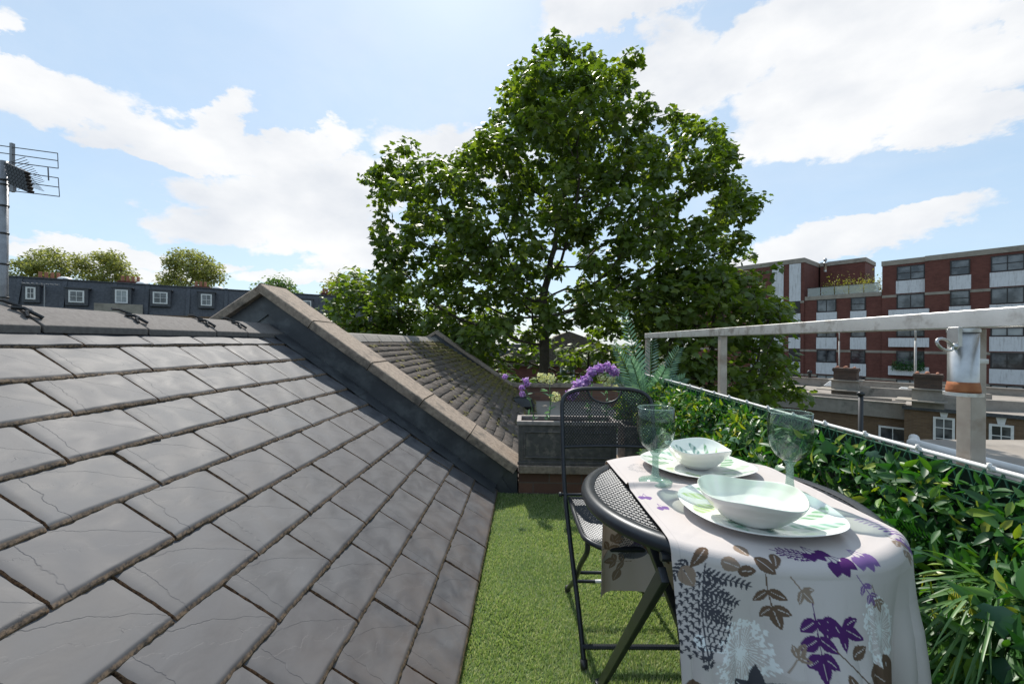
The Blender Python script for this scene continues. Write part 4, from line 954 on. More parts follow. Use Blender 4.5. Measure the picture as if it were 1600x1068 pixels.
b = MB(); p0, p1 = at(12, 252, AD+.10), at(42, 300, AD-.75); p1 = p1
bo0, bo1 = at(9, 253, AD), at(36, 298, AD-.02)
b.tube([at(8, 254, AD), at(48, 292, AD+.9)], .010, 6)
b.build('boom', M_mast, an)
b = MB(); A0, A1 = at(10, 256, AD), at(46, 291, AD+.8); sv = (at(60, 300, AD)-at(10, 256, AD)).normalized()
for i in range(13):
    q = A0.lerp(A1, i/12)
    for s in (-1, 1):
        b.tube([q-Vector((.11, 0, .0))+Vector((0, 0, s*.03)), q+Vector((.14, 0, .0))+Vector((0, 0, -s*.045+s*.0))], .0022, 5)
b.build('director_rods', M_rod, an)
b = MB()
for i in range(7):
    c0 = at(13+i*4.6, 256+i*2.0, AD-.03)
    for j in range(6): q = c0+Vector((.006*j, 0, -.008-j*.026)); b.box(q, (.020, .035, .020), Matrix.Rotation(.5, 3, 'Y'))
b.build('dipole_stack', M_black, an)

# ============================================================ neighbouring roof
NG = 8.1
nr = thing('mossy_neighbour_roof', 'neighbouring pitched roof of weathered mossy tiles beyond the sandstone coping', 'roof', (-1.0, 5.6, 0))
m, t, p = mat('weathered_tile', (.2, .18, .15), .9); co = objco(t)
a = t.add('ShaderNodeAttribute', attribute_name='rnd').outputs['Fac']
n1 = t.noise(co, 14, 7, .7); n2 = t.noise(co, 1.3, 6, .7); n3 = t.noise(co, 38, 5, .7)
c = t.mix(t.mr(n1, .35, .7), (.055, .042, .034), (.15, .12, .095)); c = t.mix(t.mr(a, 0, 1, 0, .5), c, (.12, .10, .09))
c = t.mix(t.mr(n3, .60, .68, 0, .85), c, (.40, .39, .36)); sy = t.add('ShaderNodeSeparateXYZ'); t.link(co, sy.inputs[0]); nm_ = t.noise(co, 5, 8, .75)
mz = t.math('ADD', t.mr(sy.outputs[1], -1.5, 2.4, -.14, .13), nm_); c = t.mix(t.mr(mz, .48, .60, 0, .85), c, (.12, .09, .02)); t.link(c, p.inputs['Base Color']); bump(t, p, n1, .8, .01); M_oldtile = m
NRX, NRZ, NS = -1.86, 1.10, .60
V = []; F = []; RN = []
for row in range(22):
    s = .10+row*.105
    for k in range(int((NG-GY-.3)/.165)+1):
        y0 = GY+.27+k*.165+(.08 if row % 2 else 0); y1 = y0+.16
        if y1 > NG: continue
        th_ = math.atan(NS); ct_, st_ = math.cos(th_), math.sin(th_); jz = random.uniform(0, .006); js = random.uniform(-.006, .006)
        def q(s_, y, h): return (NRX+s_*ct_+h*st_, y, NRZ-s_*st_+h*ct_)
        b0 = len(V); V += [q(s-.13, y0, .002), q(s-.13, y1, .002), q(s+js, y1, .018+jz), q(s+js+random.uniform(-.004, .004), y0, .018+jz), q(s+js, y1, .0), q(s+js, y0, .0)]
        F += [(b0, b0+3, b0+2, b0+1), (b0+3, b0+5, b0+4, b0+2)]; RN += [random.random()]*6
np_mesh('tile_covering', V, F, M_oldtile, nr, False, {'rnd': np.array(RN)})
b = MB(); b.add([(NRX, GY+.2, NRZ-.01), (.4, GY+.2, NRZ-.01-NS*2.26), (.4, NG, NRZ-.01-NS*2.26), (NRX, NG, NRZ-.01), (NRX-2, GY+.2, -.1), (NRX-2, NG, -.1)], [(0, 1, 2, 3), (4, 0, 3, 5)]); b.build('roof_deck', M_oldtile, nr)
for i in range(12):
    b = MB(); y0 = GY+.3+i*.42; wd = .12
    b.prism([(NRX-wd, NRZ-.05), (NRX-.05, NRZ+.03), (NRX, NRZ+.045), (NRX+.05, NRZ+.03), (NRX+wd, NRZ-.05), (NRX, NRZ-.04)], y0, y0+.412); b.build('ridge_tile', varied('old_ridge', (.17, .155, .14), (.24, .22, .2), 30, .9) if i == 0 else bpy.data.materials['old_ridge'], nr, bevel=.006)
# moss cushions along the joints
P = []
for i in range(2600):
    y = NG-abs(rng.normal())*.8-.05 if i % 6 else rng.uniform(GY+.8, NG); s = rng.uniform(.1, 2.3)
    if y < GY+.3: continue
    s = round(s/.105)*.105+rng.normal()*.012; P.append((NRX+s*ct_+.02*st_, y, NRZ-s*st_+.02*ct_))
ico = [(0, 0, 1), (.9, 0, .3), (.28, .85, .3), (-.73, .53, .3), (-.73, -.53, .3), (.28, -.85, .3)]; icf = [(0, 1, 2), (0, 2, 3), (0, 3, 4), (0, 4, 5), (0, 5, 1)]
P = np.array(P); n_ = len(P); Mx = rot_frames(np.tile([st_, 0, ct_], (n_, 1))+rng.normal(size=(n_, 3))*.2, rng.normal(size=(n_, 3)), rng.uniform(.008, .024, n_)); Mx[:, :, 2] *= .6; Mx[:, :, 1] *= 1.6
V, F = scatter(ico, icf, Mx, P); np_mesh('moss', V, F, varied('moss', (.10, .095, .02), (.18, .14, .035), 20, .95, c3=(.04, .045, .01)), nr)
ng = thing('neighbour_gable', 'dark lead faced gable parapet closing the mossy roof, under the trees', 'parapet', (NRX, NG, 0))
b = MB(); b.prism([(-1.83, 1.22), (-.35, .20), (-.35, -.4), (-3.5, -.4), (-3.5, .2)], NG, NG+.22); b.build('wall', M_lead, ng)
coping(-1.83, 1.275, -.30, .22, NG-.05, NG+.26, .055).build('coping_stone', M_stone, ng, bevel=.005)
coping(-3.4, .30, -1.834, 1.275, NG-.047, NG+.257, .055).build('coping_stone', M_stone, ng, bevel=.005)
nl = thing('neighbour_low_wall', 'low brown wall with stone top behind the flowers, under the trees', 'wall', (.7, NG, 0))
b = MB(); b.b2((-.30, NG+.0, -.5), (3.3, NG+.22, .17)); b.build('brickwork', M_brick_low, nl)
b = MB(); b.b2((-.30, NG-.04, .172), (3.3, NG+.26, .232)); b.build('coping_stone', M_stone, nl, bevel=.006)
b = MB(); b.b2((-.4, GY+.25, -.25), (1.5, NG, -.10)); tag(b.build('neighbour_flat_roof', M_felt), 'neighbour flat roof between the low walls', 'roof')
b = MB(); pr_ = [(.0, .30), (.10, .285), (.17, .24), (.20, .16), (.20, 0), (0, 0)]; q = at(815, 640, 6.6); b.lathe(pr_[::-1], (q.x, q.y, -.10), 24); b.lathe([(.20, 0), (.20, .13), (.215, .14), (.215, .16), (.2, .17)], (q.x, q.y, -.1), 24)
tag(b.build('vent_cowl', M_black, None, True), 'black domed roof vent beside the mossy roof edge', 'vent')

# ============================================================ trees
def space_col(att, root, trunk_top, D=.38, infl=2.6, kill=.55, iters=90, seedpts=None):
    nodes = [np.array(root)]; par = [-1]; d = np.array(trunk_top)-nodes[0]; L = np.linalg.norm(d); k = int(L/D)
    for i in range(1, k+1): nodes.append(nodes[0]+d*i/k+rng.normal(size=3)*.025); par.append(i-1)
    att = att.copy(); nd = np.array(nodes); near_ = np.full(len(att), 1e9); nid = np.zeros(len(att), int)
    def upd(newi):
        P = np.array([nodes[i] for i in newi]); dm = np.linalg.norm(att[:, None]-P[None], axis=2); j = dm.argmin(1); m_ = dm[np.arange(len(att)), j]; b_ = m_ < near_
        near_[b_] = m_[b_]; nid[b_] = np.array(newi)[j[b_]]
    upd(list(range(len(nodes)))); alive = np.ones(len(att), bool)
    for it in range(iters):
        act = alive & (near_ < (infl if it > 6 else 99))
        if not act.any():
            if alive.any(): act = alive & (near_ <= near_[alive].min()+.8)
            else: break
        new = []
        for i in np.unique(nid[act]):
            v = att[act & (nid == i)]-nodes[i]; v /= np.linalg.norm(v, axis=1, keepdims=True)+1e-9; v = v.sum(0); n_ = np.linalg.norm(v)
            if n_ < 1e-3: v = rng.normal(size=3); n_ = np.linalg.norm(v)
            q = nodes[i]+(v/n_+rng.normal(size=3)*.16)*D; nodes.append(q); par.append(i); new.append(len(nodes)-1)
        upd(new); alive &= near_ > kill
        if not alive.any() or len(nodes) > 9000: break
    return np.array(nodes), np.array(par)
def branch_mesh(nodes, par, r_tip, expn, rmax):
    n = len(nodes); ch = [[] for _ in range(n)]
    for i in range(1, n): ch[par[i]].append(i)
    acc_ = np.zeros(n)
    for i in range(n-1, -1, -1): acc_[i] = (sum(acc_[c]**expn for c in ch[i]))**(1/expn) if ch[i] else r_tip
    acc_ = np.minimum(acc_, rmax); b = MB(); done = set()
    def nextc(i): return max(ch[i], key=lambda c: acc_[c]) if ch[i] else None
    starts = [0]; 
    while starts:
        s = starts.pop(); path = [s] if par[s] < 0 else [par[s], s]; cur = s
        while ch[cur]:
            nx = nextc(cur); starts += [c for c in ch[cur] if c != nx]; cur = nx; path.append(cur)
        if len(path) > 1:
            rs = [acc_[p] for p in path]
            if par[s] >= 0: rs[0] = rs[1]
            P_ = [Vector(nodes[p]) for p in path]; b.tube(P_, [float(max(r, .006)) for r in rs], 7 if rs[0] > .06 else 4, False)
    return b, acc_, ch
M_bark = varied('tree_bark', (.055, .045, .035), (.10, .085, .065), 6, .95, bs=.8, bd=.02, bscale=30)
M_syc = leaf_mat('sycamore_leaf', (.048, .080, .018), (.10, .150, .028), (.23, .265, .06), .42, .42, (1.75, 1.9, .45))
def tree(name, label, blobs, depth, zspan, natt, perleaf, lsize, trunkpx, forkpx, lm, group=None, tvf=None, crad=.42, D=.38, kill=.5, bark=None, rmax=.3, r_tip=.009, seed_in=1.0):
    A = []; wts = np.array([r*r for _, _, r in blobs], float); wts /= wts.sum(); cxm = np.average([b_[0] for b_ in blobs], weights=wts)
    Rm = max(abs(b_[0]-cxm)+b_[2] for b_ in blobs)
    for i in range(natt):
        bx, by, br = blobs[rng.choice(len(blobs), p=wts)]; a = rng.uniform(0, 2*PI); r_ = br*math.sqrt(rng.random())*.97
        px, py = bx+r_*math.cos(a), by+r_*math.sin(a); span = zspan*math.sqrt(max(1-((px-cxm)/Rm)**2, .05)); dd_ = rng.uniform(-1, 1)*span*min(1, .35+br/90)
        A.append(tuple(at(px, py, depth+dd_)))
    A = np.array(A); rt = at(trunkpx[0], trunkpx[1], depth); fk = at(forkpx[0], forkpx[1], depth)
    root = np.array([rt.x, rt.y, -8.05]); th_ = thing(name, label, 'tree', tuple(root), group=group)
    nodes, par = space_col(A, root, tuple(fk), D, 3.2*D/.38, kill)
    b, rad__, chn = branch_mesh(nodes, par, r_tip, 2.15, rmax); b.build('trunk_and_branches', bark or M_bark, th_, True)
    thin = [i for i in range(len(nodes)) if rad__[i] < r_tip*2.6 and nodes[i][2] > rt.z-1.5]
    tips_ = nodes[thin]; n_ = len(tips_)*perleaf; base_ = np.repeat(tips_, perleaf, 0); off = rng.normal(size=(n_, 3)); off /= np.linalg.norm(off, axis=1, keepdims=True); off *= crad*rng.random((n_, 1))**.5; off[:, 2] *= .72
    P = base_+off; nn = off/crad*.8+rng.normal(size=(n_, 3))*.55+np.array([0, 0, .9]); dv = off+rng.normal(size=(n_, 3))*.35*crad+np.array([0, 0, -.45*crad])
    tv, tf = tvf or (mv, mf); V, F = scatter(tv, tf, rot_frames(nn, dv, rng.uniform(.6, 1.15, n_)*lsize), P)
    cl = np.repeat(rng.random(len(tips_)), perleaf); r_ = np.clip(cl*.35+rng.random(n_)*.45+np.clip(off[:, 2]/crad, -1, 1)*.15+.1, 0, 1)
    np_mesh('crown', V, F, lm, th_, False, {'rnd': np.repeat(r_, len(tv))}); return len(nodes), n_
main_b = [(868,82,30),(850,115,50),(905,105,38),(985,95,22),(930,150,66),(820,165,58),(985,140,24),(890,230,105),(780,235,50),(720,252,42),(632,252,32),(600,290,34),(650,300,50),(690,320,72),(604,372,38),(790,330,95),(960,300,105),(1055,225,48),(1120,215,42),(1155,285,48),(1080,320,85),(1172,345,36),(660,400,72),(750,440,80),(860,420,100),(980,430,100),(1100,410,72),(1150,430,40),(620,455,60),(700,500,55),(820,500,50)]
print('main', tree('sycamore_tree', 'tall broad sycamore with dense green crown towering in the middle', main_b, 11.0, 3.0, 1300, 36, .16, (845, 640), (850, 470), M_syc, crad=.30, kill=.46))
rb = [(1180,470,45),(1130,470,60),(1090,520,60),(1200,520,36),(1180,560,55),(1225,585,30),(1252,612,16),(1120,590,60),(1050,560,60),(1060,480,60),(1190,610,40),(1000,590,40)]
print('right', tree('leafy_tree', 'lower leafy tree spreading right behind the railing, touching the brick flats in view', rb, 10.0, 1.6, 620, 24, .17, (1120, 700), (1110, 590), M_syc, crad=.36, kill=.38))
lb = [(560,440,28),(530,490,26),(560,500,36),(600,500,40),(640,520,40),(540,520,18),(690,540,32),(620,460,40),(740,560,30)]
print('left', tree('leafy_tree', 'lower leafy tree on the left, just behind the ridge of the mossy roof', lb, 13.0, 1.8, 420, 22, .18, (690, 640), (640, 540), M_syc, crad=.40, kill=.42))
cb = [(760,520,45),(720,560,36),(900,560,36),(960,540,50),(820,560,28),(1010,520,40),(780,590,30),(940,590,30)]
print('mid', tree('leafy_tree', 'slender shaded tree with dark leaning trunk right of the big trunk', cb, 14.5, 2.0, 230, 12, .23, (875, 640), (925, 520), M_syc, crad=.42, kill=.5))
tk = [(745,500,26),(715,480,26),(770,540,20)]
print('thin', tree('leafy_tree', 'thin dark trunked tree standing left of the big trunk', tk, 12.5, .8, 90, 12, .22, (738, 640), (715, 500), M_syc, crad=.36, kill=.45, rmax=.13))
# undergrowth far behind the trunks: one leafy mass
n_ = 26000; P = np.stack([rng.uniform(-14, 13, n_), rng.uniform(19, 23, n_), np.zeros(n_)], -1); hgt = -1.9+1.1*np.sin(P[:, 0]*1.1)+.6*np.sin(P[:, 0]*2.7+1); hgt += np.where(P[:, 0] > 8, -2.0, 0); P[:, 2] = rng.uniform(-6, 1, n_)*.0+(-6+(hgt+6)*rng.random(n_)**.35)
V, F = scatter(lv, lf, rot_frames(rng.normal(size=(n_, 3))+[0, -.4, .8], rng.normal(size=(n_, 3)), rng.uniform(.25, .5, n_)), P)
M_far1 = leaf_mat('garden_leaf', (.05, .09, .02), (.09, .15, .03), (.18, .24, .05), .4, .6, (1.5, 1.6, .5))
tag(tag(np_mesh('undergrowth', V, F, M_far1, None, False, {'rnd': np.repeat(rng.random(n_), len(lv))}), kind='stuff'), 'bright green garden shrubbery seen between the tree trunks', 'shrubbery')
# far plane trees
M_plane = leaf_mat('plane_leaf', (.17, .19, .06), (.27, .29, .10), (.38, .38, .17), .45, .65, (1.3, 1.3, .6))
M_plane2 = leaf_mat('fresh_leaf', (.09, .16, .05), (.14, .22, .07), (.22, .30, .10), .4, .6, (1.3, 1.4, .5))
M_lbark = varied('pale_bark', (.16, .14, .11), (.22, .2, .16), 2, .9)
LV3 = ([(0, 0, 0), (.5, .5, .12), (0, 1, 0), (-.5, .5, .12)], [(0, 1, 2), (0, 2, 3)])
def far_tree(label, blobs, depth, natt, m, trunk):
    return tree('plane_tree', label, blobs, depth, 4.0, natt, 95, .36, trunk, (trunk[0], trunk[1]-30), m, 'trees beyond the far terrace', LV3, crad=1.25, D=1.1, kill=1.2, bark=M_lbark, rmax=.6, r_tip=.05)
far_tree('wide olive green plane tree behind the far terrace, nearest the aerial pole', [(70, 412, 24), (40, 418, 18), (95, 425, 26), (60, 435, 22), (20, 425, 14)], 62, 150, M_plane, (75, 480))
far_tree('plane tree behind the left middle of the far terrace, touching the widest one', [(130, 410, 20), (165, 415, 24), (190, 425, 20), (150, 432, 22), (205, 438, 10)], 64, 140, M_plane, (160, 480))
far_tree('free standing round plane tree above the far terrace, left of the gable peak', [(275, 412, 20), (305, 415, 22), (330, 428, 22), (260, 430, 22), (300, 440, 26), (345, 432, 12)], 64, 170, M_plane, (295, 480))
far_tree('small bright green tree top just behind the coping peak', [(430, 445, 14), (450, 455, 16), (410, 450, 10), (465, 462, 9)], 58, 70, M_plane2, (440, 490))
far_tree('small olive tree top between the coping and the big sycamore', [(530, 450, 18), (515, 462, 14), (550, 455, 18), (545, 440, 10)], 60, 80, M_plane, (530, 490))

# ============================================================ far mansard terrace (left)
A_ = at(-60, 440, 33); B_ = at(620, 470, 52); A_.z = B_.z = 0
du_ = (B_-A_).normalized(); angm = math.atan2(du_.y, du_.x); nrmm = Vector((du_.y, -du_.x, 0))
MT = CAMZ+(536-437.5)*34.6/640                      # roof top height
ms_ = thing('mansard_terrace', 'long dark slate mansard terrace with white dormer windows far behind the ridge', 'terraced house', tuple(A_), angm)
Imz = invloc_chain(ms_)
def plane_uv(px, py, A0, d):        # vertical plane through A0 along d: returns (distance along, world z)
    r = ray(px, py); o = Vector((0, 0, CAMZ)); det = r.x*(-d.y)-r.y*(-d.x)
    t_ = ((A0.x-o.x)*(-d.y)-(A0.y-o.y)*(-d.x))/det; P_ = o+r*t_; return (P_-A0).dot(d), P_.z
b = MB(); Lm = (B_-A_).length
b.add([(-2, 0, MT-3.0), (Lm, 0, MT-3.0), (Lm, .9, MT), (-2, .9, MT), (Lm, 8, MT), (-2, 8, MT)], [(0, 1, 2, 3), (3, 2, 4, 5)]); b.build('slate_roof', M_slateb, ms_, local=True)
b = MB(); b.b2((-2, .02, -8), (Lm, 8, MT-3.0)); b.b2((-2, -.25, MT-3.35), (Lm, .019, MT-2.95)); b.build('brick_wall', M_brick_brown, ms_, local=True)
b = MB(); b.b2((-2, .78, MT-.02), (Lm, 1.0, MT+.07)); b.build('lead_roll', M_lead, ms_, local=True)
M_blind = varied('drawn_blind_glass', (.24, .26, .27), (.38, .40, .40), 1.5, .25, bs=0)
def window_local(parent, x0, x1, z0, z1, y, fm, nx=2, nz=2, fw=.07, depth=.08, gm=None, bar=.035):
    b = MB(); b.b2((x0, y-depth, z0), (x0+fw, y, z1)); b.b2((x1-fw, y-depth, z0), (x1, y, z1)); b.b2((x0+fw, y-depth, z1-fw), (x1-fw, y, z1)); b.b2((x0+fw, y-depth, z0), (x1-fw, y, z0+fw))
    for i in range(1, nx): xx = x0+(x1-x0)*i/nx; b.b2((xx-bar/2, y-depth+.005, z0+fw), (xx+bar/2, y-.01, z1-fw))
    for i in range(1, nz): zz = z0+(z1-z0)*i/nz; b.b2((x0+fw, y-depth+.009, zz-bar/2), (x1-fw, y-.014, zz+bar/2))
    f = b.build('window', fm, parent, local=True); b = MB(); b.b2((x0+fw, y-.03, z0+fw), (x1-fw, y-.022, z1-fw)); b.build('pane', gm or (M_blind if random.random() < .22 else M_glassdark), f, local=True); return f
for (xa, xb, ya, yb) in ((40.5, 56, 448, 468), (107.5, 132, 453, 473), (180, 200, 452, 474), (239, 262, 455.5, 475), (314, 331, 459, 478), (469, 486, 469, 487), (524, 541, 471, 488)):
    u0, zt_ = plane_uv(xa, ya, A_, du_); u1, zb2 = plane_uv(xb, yb, A_, du_)
    b = MB(); b.b2((u0-.22, -.02, zb2-.25), (u1+.22, 1.2, zt_+.18)); b.b2((u0-.34, -.10, zt_+.181), (u1+.34, 1.2, zt_+.27)); b.build('dormer', M_slateb, ms_, local=True)
    window_local(ms_, u0, u1, zb2, zt_, -.03, M_whitepaint, 2, 2, .11, .07)
for (xa, xb, yt) in ((36, 82, 430), (175, 210, 436), (298, 324, 445), (508, 520, 456)):
    u0, zt_ = plane_uv(xa, yt, A_, du_); u1, _ = plane_uv(xb, yt, A_, du_)
    cs = MB(); cs.b2((u0, 2.2, MT-.4), (u1, 3.2, zt_)); cs.b2((u0-.08, 2.12, zt_+.002), (u1+.08, 3.28, zt_+.16)); chs = cs.build('chimney', M_brick_red, ms_, local=True)
    k_ = int((u1-u0)/.38)
    for i in range(k_): pm = MB(); pm.lathe([(.13, 0), (.12, .45), (.15, .5), (.11, .52), (.0, .5)], (u0+.2+i*.38, 2.7, zt_+.16), 10); pm.build('chimney_pot', M_pot, chs, local=True)
for (px_, py_) in ((88, 440), (215, 446), (338, 454)):
    u0, z0 = plane_uv(px_, py_, A_, du_); b = MB(); b.lathe([(.55, 0), (.55, .12), (.42, .3), (.2, .38), (0, .4)], (u0, 2.0, MT), 14); b.build('rooflight', M_white, ms_, True, local=True)
u0, zt_ = plane_uv(150, 472, A_, du_); u1, _ = plane_uv(225, 478, A_, du_)
b = MB(); b.b2((u0, -.6, MT-3.2), (u1, -.45, zt_-.1)); b.build('balcony_front', M_band, ms_, local=True)
for (xa, xb) in ((20, 23), (92, 95), (172, 176), (225, 228), (290, 294), (350, 354), (500, 503)):
    u0, _ = plane_uv(xa, 460, A_, du_); b = MB(); b.add([(u0, -.25, MT-3.0), (u0+.3, -.25, MT-3.0), (u0+.3, .9, MT+.12), (u0, .9, MT+.12), (u0, 1.2, MT-3), (u0+.3, 1.2, MT-3)], [(0, 1, 2, 3), (0, 3, 4), (1, 5, 2)]); b.build('party_wall', M_slateb, ms_, local=True)
b = MB(); u0, _ = plane_uv(77, 470, A_, du_); zz = MT-.7
b.tube([(u0, -1.0, MT-3.2), (u0, -1.0, zz)], .04, 6); b.tube([(u0-1.3, -1.0, zz), (u0+.9, -1.0, zz+.1)], .025, 6)
for i in range(8): b.tube([(u0-1.2+i*.27, -1.35, zz+.05), (u0-1.2+i*.27, -.65, zz+.05)], .02, 5)
b.build('aerial', M_mast, ms_, local=True)

# houses seen between the trunks
hs = thing('brick_house', 'small red brick house with a white window glimpsed under the trees behind the flowers', 'house', tuple(at(880, 700, 24)))
c0 = at(888, 640, 24)
b = MB(); b.b2((c0.x-5, c0.y, -8), (c0.x+5.5, c0.y+6, -.35)); b.build('wall', M_brick_red, hs)
b = MB(); b.prism([(c0.x-5.2, -.35), (c0.x, 1.7), (c0.x+5.7, -.35)], c0.y-.2, c0.y+6); b.build('roof', M_oldtile, hs)
f = MB(); q = at(886, 583, 24); f.b2((q.x-.42, c0.y-.06, q.z-.75), (q.x+.42, c0.y-.004, q.z+.45)); w0 = f.build('window', M_whitepaint, hs)
f = MB()
for i in (0, 1):
    for j in (0, 1): f.b2((q.x-.34+.36*i, c0.y-.075, q.z-.65+.52*j), (q.x-.02+.36*i, c0.y-.062, q.z-.17+.52*j))
f.build('pane', M_glassdark, w0)
h2 = thing('garden_house', 'pale rendered building with dark roof glimpsed through the left trunks', 'house', tuple(at(740, 700, 30)))
c0 = at(740, 640, 30); b = MB(); b.b2((c0.x-7, c0.y, -8), (c0.x+5, c0.y+6, -.2)); b.build('wall', M_brick_brown, h2)
b = MB(); b.b2((c0.x-7.3, c0.y-.3, -.198), (c0.x+5.3, c0.y+6.3, .9)); b.build('roof', M_slateb, h2)

# ============================================================ apartment block (right)
FA = at(1378, 500, 42.9); FA.z = 0; FB = at(1600, 500, 35.6); FB.z = 0
fu = (FB-FA).normalized(); anga = math.atan2(fu.y, fu.x)
ap = thing('apartment_block', 'dark red brick apartment block with white panels and stone bands across the right background', 'apartment block', (FA.x, FA.y, 0), anga)
ZR = CAMZ+(537-408)*42.9/640; F_ = 2.87
U_ = lambda px, py=500: plane_uv(px, py, FA, fu)[0]
# masses (local x along the facade, y away from the viewer)
xL = U_(1256); xLL = U_(1196); xr0 = 0.0; xr1 = U_(1445.7)
b = MB(); b.b2((0, .0, -8), (26, 11, ZR-.5)); zt1 = ZR-F_*1-.25
b.b2((xL, .15, -8), (-.003, 10.8, zt1-.45)); b.b2((xLL-9, .02, -8), (xL-.004, 9.4, ZR+.95)); 
stepx = U_(1453); b.b2((xr1-.0, -.35, -8), (26, -.003, ZR-.503))
b.b2((xL+.2, 5.2, zt1-.45), (-2.4, 10, ZR+1.0))
b.build('wall', M_brick_red, ap, local=True)
b = MB(); b.b2((-.06, -.06, ZR-.498), (xr1, 11.05, ZR)); b.b2((xr1+.001, -.42, ZR-.498), (26.1, 11.05, ZR)); b.b2((xLL-9.1, -.05, ZR+.952), (xL+.05, 9.45, ZR+1.5)); b.b2((xL+.21, 5.1, ZR+1.002), (-2.3, 10.05, ZR+1.5))
b.b2((xL+.051, .08, zt1-.448), (-.062, 10.85, zt1))
for k in range(1, 5):
    zb3 = ZR-.55-F_*k-.28-.12
    if k > 1 or True: b.b2((.001, -.03, zb3), (xr1-.001, -.0005, zb3+.25)); b.b2((xr1, -.38, zb3), (26.02, -.3505, zb3+.25))
    if k > 1: b.b2((xL+.0, .12, zb3), (-.003, .1495, zb3+.25))
    b.b2((xLL-9, -.01, zb3), (xL, .0195, zb3+.25))
b.build('stone_band', M_band, ap, local=True)
M_winframe = varied('dark_window_frame', (.018, .016, .016), (.03, .028, .027), 5, .5, bs=0)
M_pan = M_panel
def col(px0, px1, yf, ks, nx, two=True, balcony=False, k0off=.0):
    x0, x1 = U_(px0), U_(px1)
    for k in ks:
        zt_ = ZR-.72-F_*k
        window_local(ap, x0, x1, zt_-1.42, zt_, yf-.012, M_winframe, nx, 2 if nx == 1 or k % 2 == 0 else 1, .09, .07, None, .07)
        b = MB()
        if balcony and k: b.b2((x0-.55, yf-.5, zt_-2.45), (x1+.35, yf-.38, zt_-1.55)); b.b2((x0-.55, yf-.379, zt_-2.45), (x0-.43, yf-.012, zt_-1.55)); b.b2((x1+.23, yf-.379, zt_-2.45), (x1+.35, yf-.012, zt_-1.55)); b.b2((x0-.42, yf-.379, zt_-2.45), (x1+.22, yf-.012, zt_-2.33)); b.build('balcony', M_pan, ap, local=True)
        else: b.b2((x0-.06, yf-.05, zt_-2.76), (x1+.06, yf-.012, zt_-1.46)); b.build('white_panel', M_pan, ap, local=True)
col(1401, 1445, 0, range(0, 6), 2, balcony=True)
col(1485, 1516, -.35, range(0, 6), 1)
col(1548, 1601, -.35, range(0, 6), 2); col(1650, 1685, -.35, range(0, 6), 1)
col(1276, 1306, .15, range(1, 6), 2); col(1329, 1352, .15, range(1, 6), 1)
col(1206, 1223, .02, range(1, 6), 1); col(1174, 1196, .02, range(1, 6), 1)
xa, xb = U_(1233), U_(1250)
for k in range(1, 6):
    zt_ = ZR-.72-F_*k; b = MB(); b.b2((xa, -.04, zt_-1.42), (xb, .0, zt_)); b.build('dark_recess', M_winframe, ap, local=True); b = MB(); b.b2((xa-.05, -.05, zt_-2.76), (xb+.05, .0, zt_-1.46)); b.build('white_panel', M_pan, ap, local=True)
for (p0, p1) in ((1206, 1224), (1233, 1251)):
    b = MB(); b.b2((U_(p0), -.05, ZR-.70-F_), (U_(p1), -.0, ZR+.90)); b.build('white_panel', M_pan, ap, local=True)
# roof terrace rail, plants, chimney pipe
M_glassrail, t, p = mat('rail_glass', (.5, .55, .52), .1); p.inputs['Alpha'].default_value = .45
for i in range(5):
    x0 = xL+.3+(-.5-xL)*i/5; x1 = x0+(-.5-xL)/5-.08; b = MB(); b.b2((x0, .25, zt1+.02), (x1, .28, zt1+.95)); b.build('glass_balustrade', M_glassrail, ap, local=True)
b = MB(); b.b2((xL+.2, .22, zt1+.97), (-.1, .30, zt1+1.02)); b.build('balustrade_rail', M_winframe, ap, local=True)
Pp = []; c_n = 1500
for i in range(c_n): u_ = rng.choice([.35, .55, .75, .9])+rng.normal()*.07; Pp.append((xL+(-xL)*u_, 1.0+rng.normal()*.3, zt1+.1+abs(rng.normal())*.75))
Pp = np.array(Pp); V, F = scatter(lv, lf, rot_frames(rng.normal(size=(c_n, 3)), rng.normal(size=(c_n, 3))+[0, 0, 1], rng.uniform(.12, .3, c_n)), Pp)
np_mesh('terrace_plants', V, F, leaf_mat('yellow_leaf', (.16, .18, .03), (.30, .28, .05), (.45, .38, .09), .3, .6), ap, False, {'rnd': np.repeat(rng.random(c_n), len(lv))}, local=True)
b = MB(); b.lathe([(.16, 0), (.16, .9), (.22, .92), (.22, 1.1), (.12, 1.12), (.12, 1.3), (.2, 1.35), (.15, 1.6), (0, 1.65)], (U_(1273)+.2, 3, ZR), 10); b.build('flue', M_galv, ap, True, local=True)
vx = U_(1424); c_n = 1200; Pp = np.stack([rng.uniform(U_(1396), U_(1446), c_n), rng.uniform(-.8, -.35, c_n), ZR-.72-F_*3-1.9+np.abs(rng.normal(size=c_n))*.45], -1)
V, F = scatter(lv, lf, rot_frames(rng.normal(size=(c_n, 3)), rng.normal(size=(c_n, 3)), rng.uniform(.1, .22, c_n)), Pp); np_mesh('balcony_plants', V, F, M_h1, ap, False, {'rnd': np.repeat(rng.random(c_n), len(lv))}, local=True)

